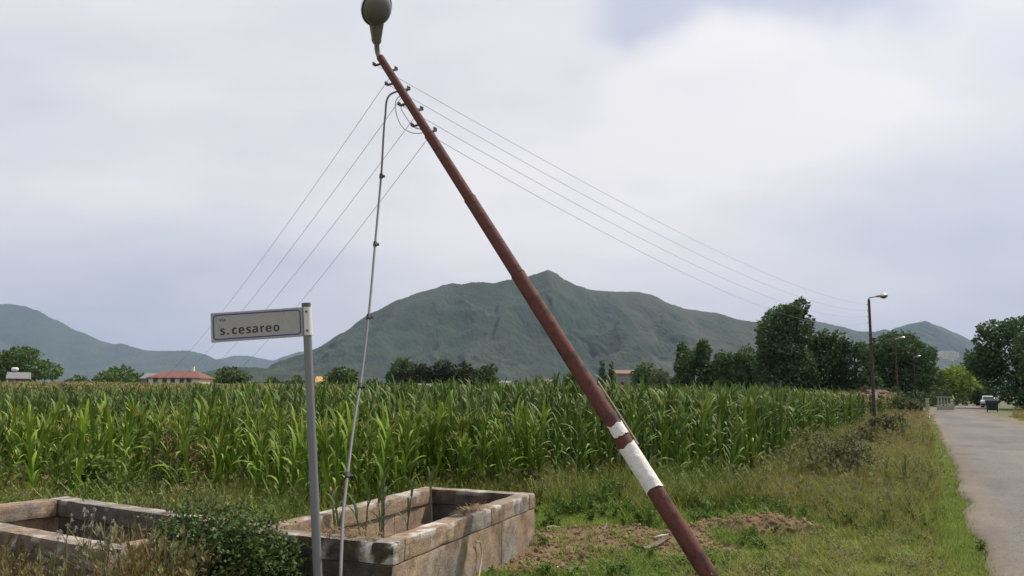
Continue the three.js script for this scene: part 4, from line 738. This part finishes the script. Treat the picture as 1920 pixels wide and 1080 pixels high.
// ------------------------------------------------------------------ street sign
{
  const d = 5.35, top = atDepth(574, 570, d), low = atDepth(596, 1080, d + 0.02), axis = top.clone().sub(low).normalize(), foot = low.clone().addScaledVector(axis, -low.y / axis.y), L = top.distanceTo(foot);
  const t = thing('street_sign', 'white street name sign with blue border on a grey post', 'sign', foot);
  const z = V(0.05, 0.02, 1); z.addScaledVector(axis, -z.dot(axis)).normalize(); const x = axis.clone().cross(z);
  t.quaternion.setFromRotationMatrix(new THREE.Matrix4().makeBasis(x, axis, z));
  mesh('post', new THREE.CylinderGeometry(0.0275, 0.0305, L + 0.3, 24).translate(0, L / 2 - 0.15, 0), mGalv, t);
  mesh('post_cap', [cyl(0.0305, 0.0305, 0.022, 0, L - 0.005, 0, 24)], mSteelDark, t);
  const s = d / FPX, w = 168 * s, h = 54 * s, px = -0.028 - w / 2, py = L - (33 * s);
  const rr = (W, H, r) => { const q = new THREE.Shape(); q.moveTo(-W / 2 + r, -H / 2); q.lineTo(W / 2 - r, -H / 2); q.quadraticCurveTo(W / 2, -H / 2, W / 2, -H / 2 + r); q.lineTo(W / 2, H / 2 - r); q.quadraticCurveTo(W / 2, H / 2, W / 2 - r, H / 2); q.lineTo(-W / 2 + r, H / 2); q.quadraticCurveTo(-W / 2, H / 2, -W / 2, H / 2 - r); q.lineTo(-W / 2, -H / 2 + r); q.quadraticCurveTo(-W / 2, -H / 2, -W / 2 + r, -H / 2); return q; };
  mesh('sign_panel', new THREE.ExtrudeGeometry(rr(w, h, 0.004), { depth: 0.018, bevelEnabled: true, bevelSize: 0.002, bevelThickness: 0.002, bevelSegments: 2, curveSegments: 6 }).translate(px, py, -0.009), std(0.55, 0.55, 0.54, 0.55), t);
  const cv = document.createElement('canvas'); cv.width = 1344; cv.height = 432; const c = cv.getContext('2d');
  c.fillStyle = '#a19f9b'; c.fillRect(0, 0, 1344, 432);
  c.strokeStyle = '#3a3f86'; c.lineWidth = 20; const rx = 34, ry = 34, rw = 1344 - 60, rh = 432 - 64, rad = 46; c.beginPath(); c.moveTo(rx + rad, ry); c.arcTo(rx + rw, ry, rx + rw, ry + rh, rad); c.arcTo(rx + rw, ry + rh, rx, ry + rh, rad); c.arcTo(rx, ry + rh, rx, ry, rad); c.arcTo(rx, ry, rx + rw, ry, rad); c.closePath(); c.stroke();
  c.fillStyle = '#26272b'; c.font = 'bold 70px sans-serif'; c.fillText('via', 118, 132);
  c.font = 'bold 182px sans-serif'; const txt = 's. cesareo'; let at = 122; for (const ch of txt) { if (ch === ' ') { at += 22; continue; } c.fillText(ch, at, 338); at += c.measureText(ch).width * 1.045 + 2; }
  const R = rng(8); for (let k = 0; k < 260; k++) { c.fillStyle = `rgba(90,80,65,${0.02 + 0.05 * R()})`; c.beginPath(); c.ellipse(R() * 1344, R() * 432, 4 + 40 * R(), 3 + 14 * R(), R() * 3, 0, 6.3); c.fill(); }
  for (let k = 0; k < 26; k++) { const x0 = R() * 1344, y0 = R() < 0.5 ? 6 : 60 + R() * 200, l = 40 + 150 * R(); const gr = c.createLinearGradient(0, y0, 0, y0 + l); gr.addColorStop(0, `rgba(96,66,40,${0.10 + 0.16 * R()})`); gr.addColorStop(1, 'rgba(96,66,40,0)'); c.fillStyle = gr; c.fillRect(x0, y0, 3 + 12 * R(), l); }
  c.strokeStyle = 'rgba(70,66,60,0.35)'; for (let k = 0; k < 14; k++) { c.lineWidth = 1 + 2 * R(); c.beginPath(); const a = R() * 1344, b = R() * 432; c.moveTo(a, b); c.lineTo(a + 120 * (R() - 0.5), b + 50 * (R() - 0.5)); c.stroke(); }
  const tex = new THREE.CanvasTexture(cv); tex.colorSpace = THREE.SRGBColorSpace;
  mesh('sign_face', new THREE.PlaneGeometry(w - 0.004, h - 0.004).translate(px, py, 0.0135), new THREE.MeshStandardMaterial({ map: tex, roughness: 0.55 }), t);
  mesh('end_bracket', new THREE.CylinderGeometry(0.034, 0.034, h * 0.98, 24, 1, true, -0.4, 4.2).translate(0, py, 0), std(0.62, 0.60, 0.57, 0.5, { side: THREE.DoubleSide }), t);
  for (const q of [-0.33, 0.33]) mesh('bolt', new THREE.CylinderGeometry(0.008, 0.008, 0.012, 6).rotateX(Math.PI / 2).translate(0.006, py + q * h, 0.036), mSteelDark, t);
}

// ------------------------------------------------------------------ houses and far things
const mWall = std(0.62, 0.56, 0.47, 0.9), mWallGrey = std(0.20, 0.195, 0.19, 0.9), mWallWhite = std(0.75, 0.74, 0.71, 0.85), mRoof = std(0.17, 0.070, 0.055, 0.9, { bumpMap: grainBump, bumpScale: 0.03 }), mRoofGrey = std(0.17, 0.17, 0.17, 0.85), mPane = std(0.035, 0.04, 0.045, 0.15), mOchre = std(0.50, 0.30, 0.11, 0.9), mTerra = std(0.19, 0.115, 0.08, 0.9), mFrame = std(0.35, 0.33, 0.3, 0.7);
function gable(w, d, h, y, over = 0.4, hip = 0) {                   // roof with its ridge along x
  const W = w / 2 + over, D = d / 2 + over, r = W - hip, th = 0.14, v = [[-W, y, D], [W, y, D], [W, y, -D], [-W, y, -D], [-r, y + h, 0], [r, y + h, 0], [-W, y - th, D], [W, y - th, D], [W, y - th, -D], [-W, y - th, -D]], f = [[0, 1, 5], [0, 5, 4], [2, 3, 4], [2, 4, 5], [1, 2, 5], [3, 0, 4], [6, 7, 1], [6, 1, 0], [7, 8, 2], [7, 2, 1], [8, 9, 3], [8, 3, 2], [9, 6, 0], [9, 0, 3], [9, 8, 7], [9, 7, 6]], p = [];
  for (const t of f) for (const k of t) p.push(...v[k]);
  const g = new THREE.BufferGeometry(); g.setAttribute('position', new THREE.Float32BufferAttribute(p, 3)); g.setAttribute('uv', new THREE.Float32BufferAttribute(p.filter((_, i) => i % 3 !== 1), 2)); g.computeVertexNormals(); return g;
}
function house(name, label, px0, px1, eaveY, ridgeY, depth, deep_, wall, roof, opts = {}) {
  const c = atDepth((px0 + px1) / 2, eaveY, depth), w = ((px1 - px0) / FPX) * depth, base = rise(c.x, c.z), eave = c.y - base, ridge = atDepth((px0 + px1) / 2, ridgeY, depth).y - base;
  const t = thing(name, label, opts.category ?? 'house', V(c.x, base, c.z)); t.rotation.y = opts.turn ?? 0;
  mesh('wall', box(w, eave + 0.3, deep_, 0, eave / 2 - 0.15, 0), wall, t);
  const rf = mesh('roof', gable(w, deep_, ridge - eave, eave + 0.02, opts.over ?? 0.4, opts.hip ?? 0), roof, t);
  if (opts.chimney) mesh('chimney', box(0.6, 1.5, 0.6, w * 0.2, ridge + 0.2, -0.5), wall, rf);
  for (const [u, ww, hh, y] of opts.windows ?? []) { const wd = new THREE.Group(); wd.name = 'window'; wd.position.set(u * w, y, deep_ / 2); t.add(wd); mesh('frame', [box(ww + 0.16, 0.08, 0.08, 0, hh / 2 + 0.04, 0.03), box(ww + 0.16, 0.08, 0.12, 0, -hh / 2 - 0.04, 0.05), box(0.08, hh, 0.08, -ww / 2 - 0.04, 0, 0.03), box(0.08, hh, 0.08, ww / 2 + 0.04, 0, 0.03)], mFrame, wd); mesh('pane', box(ww, hh, 0.03, 0, 0, 0.018), mPane, wd); }
  return t;
}
house('farmhouse', 'long low cream farmhouse with a red tiled hip roof', 294, 386, 709, 696, 160, 7, mWall, mRoof, { hip: 2.2, chimney: true, windows: [[-0.36, 0.8, 1.1, 2.4], [-0.18, 0.8, 1.1, 2.4], [-0.02, 0.8, 1.1, 2.4], [0.16, 0.8, 1.1, 2.4], [0.30, 0.9, 1.9, 2.0]] });
house('farmhouse', 'grey side wing touching the long red roofed farmhouse', 277, 300, 710, 700, 164, 6, mWallGrey, mRoofGrey, { over: 0.25, windows: [[0.1, 0.7, 1.0, 2.4]] });
house('hut', 'small grey hut with sloping roof before the bushy tree', 20, 50, 710, 698, 150, 4, mWallGrey, mRoofGrey, { category: 'hut', turn: 0.5, windows: [[0, 0.7, 0.8, 2.0]] });
{ const p = atDepth(28, 692, 150), t = thing('water_tank', 'white water tank on top of the small grey hut', 'water tank', V(p.x, p.y - 0.6, p.z)); mesh('tank_body', new THREE.CapsuleGeometry(0.36, 0.6, 8, 20).rotateZ(Math.PI / 2).translate(0, 0.55, 0), mWallWhite, t); for (const s of [-0.35, 0.35]) mesh('cradle', box(0.1, 1.6, 0.7, s, -0.7, 0), mWallGrey, t); }
house('small_house', 'small ochre house beside the rounded dark tree', 594, 614, 717, 706, 190, 5, mOchre, mOchre, { over: 0.15, windows: [[0.1, 0.6, 0.8, 2.2]] });
house('far_house', 'far house with a terracotta roof between conifers and clump tree', 1154, 1192, 701, 694, 250, 8, mWallGrey, mTerra, { windows: [[-0.25, 0.9, 1.2, 3.4], [0.2, 0.9, 1.2, 3.4]] });
house('far_building', 'low white building at the end of the grove', 934, 957, 718, 714, 230, 6, mWallWhite, mRoofGrey, { over: 0.2, category: 'building', windows: [[-0.2, 0.8, 0.9, 1.9], [0.2, 0.8, 0.9, 1.9]] });
house('far_building', 'tiny pale building showing beside the leaning pole', 1022, 1036, 715, 711, 260, 5, mWall, mTerra, { over: 0.2, category: 'building', windows: [[0, 0.8, 0.9, 2.0]] });
house('brick_shed', 'red brown shed behind the upright lamp under the dark tree', 1626, 1656, 736, 731, 102, 3, std(0.12, 0.07, 0.055, 0.9), std(0.08, 0.038, 0.032, 0.95), { over: 0.2, category: 'shed', windows: [[0.3, 0.5, 0.7, 1.3]] });
{ // long pale wall below the grove
  const a = atDepth(780, 719, 168), b = atDepth(846, 719, 168), base = rise(a.x, a.z), t = thing('low_wall', 'long low white wall in front of the grove', 'wall', V((a.x + b.x) / 2, base, a.z)), h = a.y - base;
  mesh('wall_face', box(b.x - a.x, h, 0.25, 0, h / 2, 0), mWallWhite, t); mesh('wall_coping', box(b.x - a.x + 0.1, 0.08, 0.35, 0, h + 0.042, 0), mWallGrey, t);
}
// vehicles
function wheel(t, x, z, r, w) { const g = new THREE.Group(); g.name = 'wheel'; g.position.set(x, r, z); t.add(g); mesh('tyre', new THREE.TorusGeometry(r * 0.78, r * 0.24, 10, 24).rotateY(Math.PI / 2).scale(w / (r * 0.48), 1, 1), mBlack, g); mesh('rim', new THREE.CylinderGeometry(r * 0.62, r * 0.62, w * 0.7, 20).rotateZ(Math.PI / 2), mLampHood, g); }
function sidePrism(profile, w, bevel = 0.03) { const s = new THREE.Shape(profile.map(([a, b]) => new THREE.Vector2(a, b))); return new THREE.ExtrudeGeometry(s, { depth: w - 2 * bevel, bevelEnabled: true, bevelSize: bevel, bevelThickness: bevel, bevelSegments: 3 }).translate(0, 0, -w / 2 + bevel).rotateY(-Math.PI / 2); }   // profile (forward, up); forward becomes +z
function vehicle(name, label, category, pos, turn, paint, van) {
  const t = thing(name, label, category, pos); t.rotation.y = turn;
  const L = van ? 2.4 : 2.05, W = van ? 1.9 : 1.7;
  mesh('body', sidePrism(van ? [[-L, 0.35], [L, 0.35], [L, 0.85], [L - 0.15, 1.02], [1.75, 1.12], [1.2, 1.95], [-L + 0.1, 2.0], [-L, 1.9]] : [[-L, 0.32], [L, 0.32], [L + 0.02, 0.6], [L - 0.1, 0.78], [1.05, 0.93], [-1.5, 0.98], [-L, 0.9]], W, 0.05), paint, t);
  if (!van) mesh('roof', sidePrism([[1.0, 0.9], [0.35, 1.38], [0.1, 1.45], [-1.05, 1.43], [-1.8, 0.95]], W - 0.25, 0.06), paint, t);
  const ws = van ? [[1.78, 1.15], [1.24, 1.86]] : [[0.98, 0.96], [0.42, 1.37]], g = new THREE.PlaneGeometry(W - (van ? 0.25 : 0.5), Math.hypot(ws[0][0] - ws[1][0], ws[0][1] - ws[1][1])); g.rotateX(-Math.atan2(ws[0][0] - ws[1][0], ws[1][1] - ws[0][1])); g.translate(0, (ws[0][1] + ws[1][1]) / 2 + 0.03, (ws[0][0] + ws[1][0]) / 2 + 0.055);
  mesh('windscreen', g, mPane, t);
  for (const s of [-1, 1]) { mesh('side_window', van ? box(0.02, 0.5, 0.8, s * (W / 2 + 0.004), 1.48, 0.75) : box(0.02, 0.3, 1.7, s * ((W - 0.25) / 2 + 0.004), 1.16, -0.35), mPane, t); mesh('headlight', new THREE.SphereGeometry(0.1, 14, 10).scale(1.3, 0.75, 0.4).translate(s * (W / 2 - 0.24), van ? 0.78 : 0.66, L + 0.02), mWallWhite, t); mesh('mirror', box(0.16, 0.12, 0.07, s * (W / 2 + 0.09), van ? 1.35 : 1.0, van ? 1.3 : 0.75), mBlack, t); for (const z of [-L * 0.62, L * 0.62]) wheel(t, s * (W / 2 - 0.1), z, 0.31, 0.2); }
  mesh('bumper', box(W - 0.1, 0.16, 0.1, 0, 0.42, L + 0.03), mBlack, t); mesh('number_plate', box(0.5, 0.11, 0.02, 0, 0.52, L + 0.09), mWallWhite, t);
  return t;
}
const silver = new THREE.MeshPhysicalMaterial({ color: rgb(0.42, 0.44, 0.47), roughness: 0.35, metalness: 0.3, clearcoat: 0.8 }), whitePaint = new THREE.MeshPhysicalMaterial({ color: rgb(0.75, 0.75, 0.74), roughness: 0.4, clearcoat: 0.5 });
{ const p = atDepth(1855, 757, 104); vehicle('car', 'silver car on the road behind the waste container', 'car', V(p.x, 0.03, p.z), -0.62, silver, false); }
{ const p = atDepth(1326, 724, 124); vehicle('van', 'white van parked under the plumed tree', 'van', V(p.x, rise(p.x, p.z), p.z), -1.2, whitePaint, true); }
{ // waste container at the roadside
  const p = onHeight(1861, 773), t = thing('waste_container', 'dark green wheeled waste container standing at the roadside', 'waste container', V(p.x, 0.03, p.z)); t.rotation.y = -0.5;
  const m = std(0.016, 0.026, 0.021, 0.85), body = new THREE.CylinderGeometry(0.72, 0.58, 0.85, 4, 1).rotateY(Math.PI / 4).scale(1.05, 1, 0.8).translate(0, 0.58, 0);
  mesh('bin_body', body, m, t); mesh('bin_rim', [box(1.16, 0.06, 0.05, 0, 0.99, 0.43), box(1.16, 0.06, 0.05, 0, 0.99, -0.43), box(0.05, 0.06, 0.81, 0.555, 0.99, 0), box(0.05, 0.06, 0.81, -0.555, 0.99, 0)], m, t);
  mesh('lid', new THREE.CylinderGeometry(0.44, 0.44, 1.1, 20, 1, false, 0, Math.PI).rotateZ(Math.PI / 2).rotateX(0).scale(1, 0.35, 1).translate(0, 1.022, 0), m, t);
  for (const x of [-0.42, 0.42]) for (const z of [-0.28, 0.28]) mesh('caster', new THREE.CylinderGeometry(0.09, 0.09, 0.06, 14).rotateZ(Math.PI / 2).translate(x, 0.09, z), mBlack, t);
  mesh('handle', tube([V(-0.4, 0.9, 0.5), V(-0.4, 0.9, 0.56), V(0.4, 0.9, 0.56), V(0.4, 0.9, 0.5)], 0.018, 20, 8), mBlack, t);
}
{ // balustrade by the bend
  const a = atDepth(1756, 760, 84), b = atDepth(1789, 762, 84), t = thing('balustrade', 'weathered white balustrade on a low wall at the road bend', 'balustrade', V((a.x + b.x) / 2, 0, a.z)), w = b.x - a.x; t.rotation.y = 0.15;
  mesh('base_wall', box(w, 0.42, 0.22, 0, 0.21, 0), std(0.30, 0.27, 0.235), t); mesh('end_post', box(0.26, 0.62, 0.26, w / 2 - 0.1, 0.31, 0.01), std(0.30, 0.27, 0.235), t);
  for (let k = 0; k < 5; k++) { const pr = [[0.075, 0], [0.075, 0.08], [0.05, 0.12], [0.085, 0.3], [0.06, 0.6], [0.045, 0.75], [0.075, 0.82], [0.075, 0.9]].map(([r, y]) => new THREE.Vector2(r, y)); mesh('baluster', new THREE.LatheGeometry(pr, 12).translate(-w / 2 + 0.12 + k * 0.36, 0.424, 0), std(0.33, 0.30, 0.27), t); }
  mesh('hand_rail', box(1.75, 0.1, 0.2, -w / 2 + 0.82, 1.38, 0), std(0.30, 0.275, 0.245), t);
  const c = atDepth(1739, 757, 84), q = thing('gate_post', 'single pale gate post standing apart from the balustrade', 'post', V(c.x, 0, c.z)); mesh('shaft', box(0.26, 1.15, 0.26, 0, 0.575, 0), std(0.32, 0.30, 0.26), q); mesh('cap', box(0.34, 0.08, 0.34, 0, 1.192, 0), std(0.32, 0.30, 0.26), q);
}
// far electricity poles behind the field
for (const [px, top, d, label] of [[430, 694, 190, 'thin grey utility pole before the dark flat topped tree'], [836, 690, 175, 'thin pole in front of the swelling round grove tree'], [495, 700, 230, 'short far pole beside the sign post']]) {
  const p = atDepth(px, top, d), t = thing('utility_pole', label, 'pole', V(p.x, rise(p.x, p.z), p.z)), h = p.y - rise(p.x, p.z); mesh('shaft', new THREE.CylinderGeometry(0.11, 0.16, h, 10).translate(0, h / 2, 0), mWallGrey, t); mesh('crossarm', box(1.2, 0.1, 0.1, 0, h - 0.35, 0.14), mWallGrey, t);
}
// rubbish and wood on the bare soil
{
  const place = (px, py) => { const p = onHeight(px, py); p.y = groundHeight(p.x, p.z); return p; };
  const b = thing('broken_board', 'splintered grey brown board lying on the bare soil', 'board', place(1228, 1030)), g = new THREE.BoxGeometry(0.30, 0.022, 0.06, 14, 1, 3), p = g.attributes.position; for (let i = 0; i < p.count; i++) { const u = p.getX(i) / 0.15; if (Math.abs(u) > 0.9) p.setX(i, p.getX(i) * (0.82 + 0.3 * hash(i, 2, 1))); p.setY(i, p.getY(i) + 0.02 * u * u); } g.computeVertexNormals(); mesh('plank', g, std(0.16, 0.125, 0.09, 0.95, { bumpMap: barkTex, bumpScale: 0.004 }), b); b.position.y += 0.035; b.rotation.set(0.25, 0.55, 0.12);
  const stick = (label, px, py, len, turn, tilt, r, m) => { const t = tag(mesh('stick', taperTube([V(-len / 2, 0, 0), V(-len * 0.1, 0.01, 0.012), V(len / 2, 0, 0)], [r, r * 1.15, r * 0.5], 7, 14), m), label, 'stick'); t.position.copy(place(px, py)); t.position.y += r + 0.012; t.rotation.set(0, turn, tilt); };
  const pale = std(0.58, 0.54, 0.48, 0.9);
  stick('pale bare stick lying above the splintered board', 1240, 1011, 0.20, 0.45, 0.12, 0.011, pale);
  stick('short white stick standing out of the loose soil', 1135, 1003, 0.13, 0.2, 1.25, 0.009, pale);
  stick('whitish stick lying in shade by the tank corner', 1038, 994, 0.15, 0.1, 0.02, 0.013, pale);
  const litter = (label, px, py, s, seed) => { const g = new THREE.IcosahedronGeometry(s, 2), q = g.attributes.position; for (let i = 0; i < q.count; i++) { const f = 0.6 + 0.8 * noise(q.getX(i) / s * 1.6 + seed, q.getY(i) / s * 1.6, q.getZ(i) / s * 1.6); q.setXYZ(i, q.getX(i) * f * 1.4, q.getY(i) * f * 0.6, q.getZ(i) * f); } g.computeVertexNormals(); const t = tag(mesh('plastic_scrap', g, std(0.8, 0.8, 0.78, 0.5)), label, 'scrap'); t.position.copy(place(px, py)); t.position.y += s * 0.4; };
  litter('white plastic scrap on the verge beside the road', 1737, 784, 0.16, 3);
  litter('tiny white scrap in the grass before the soil patch', 1047, 1066, 0.012, 5);
}
renderer.render(scene, camera);
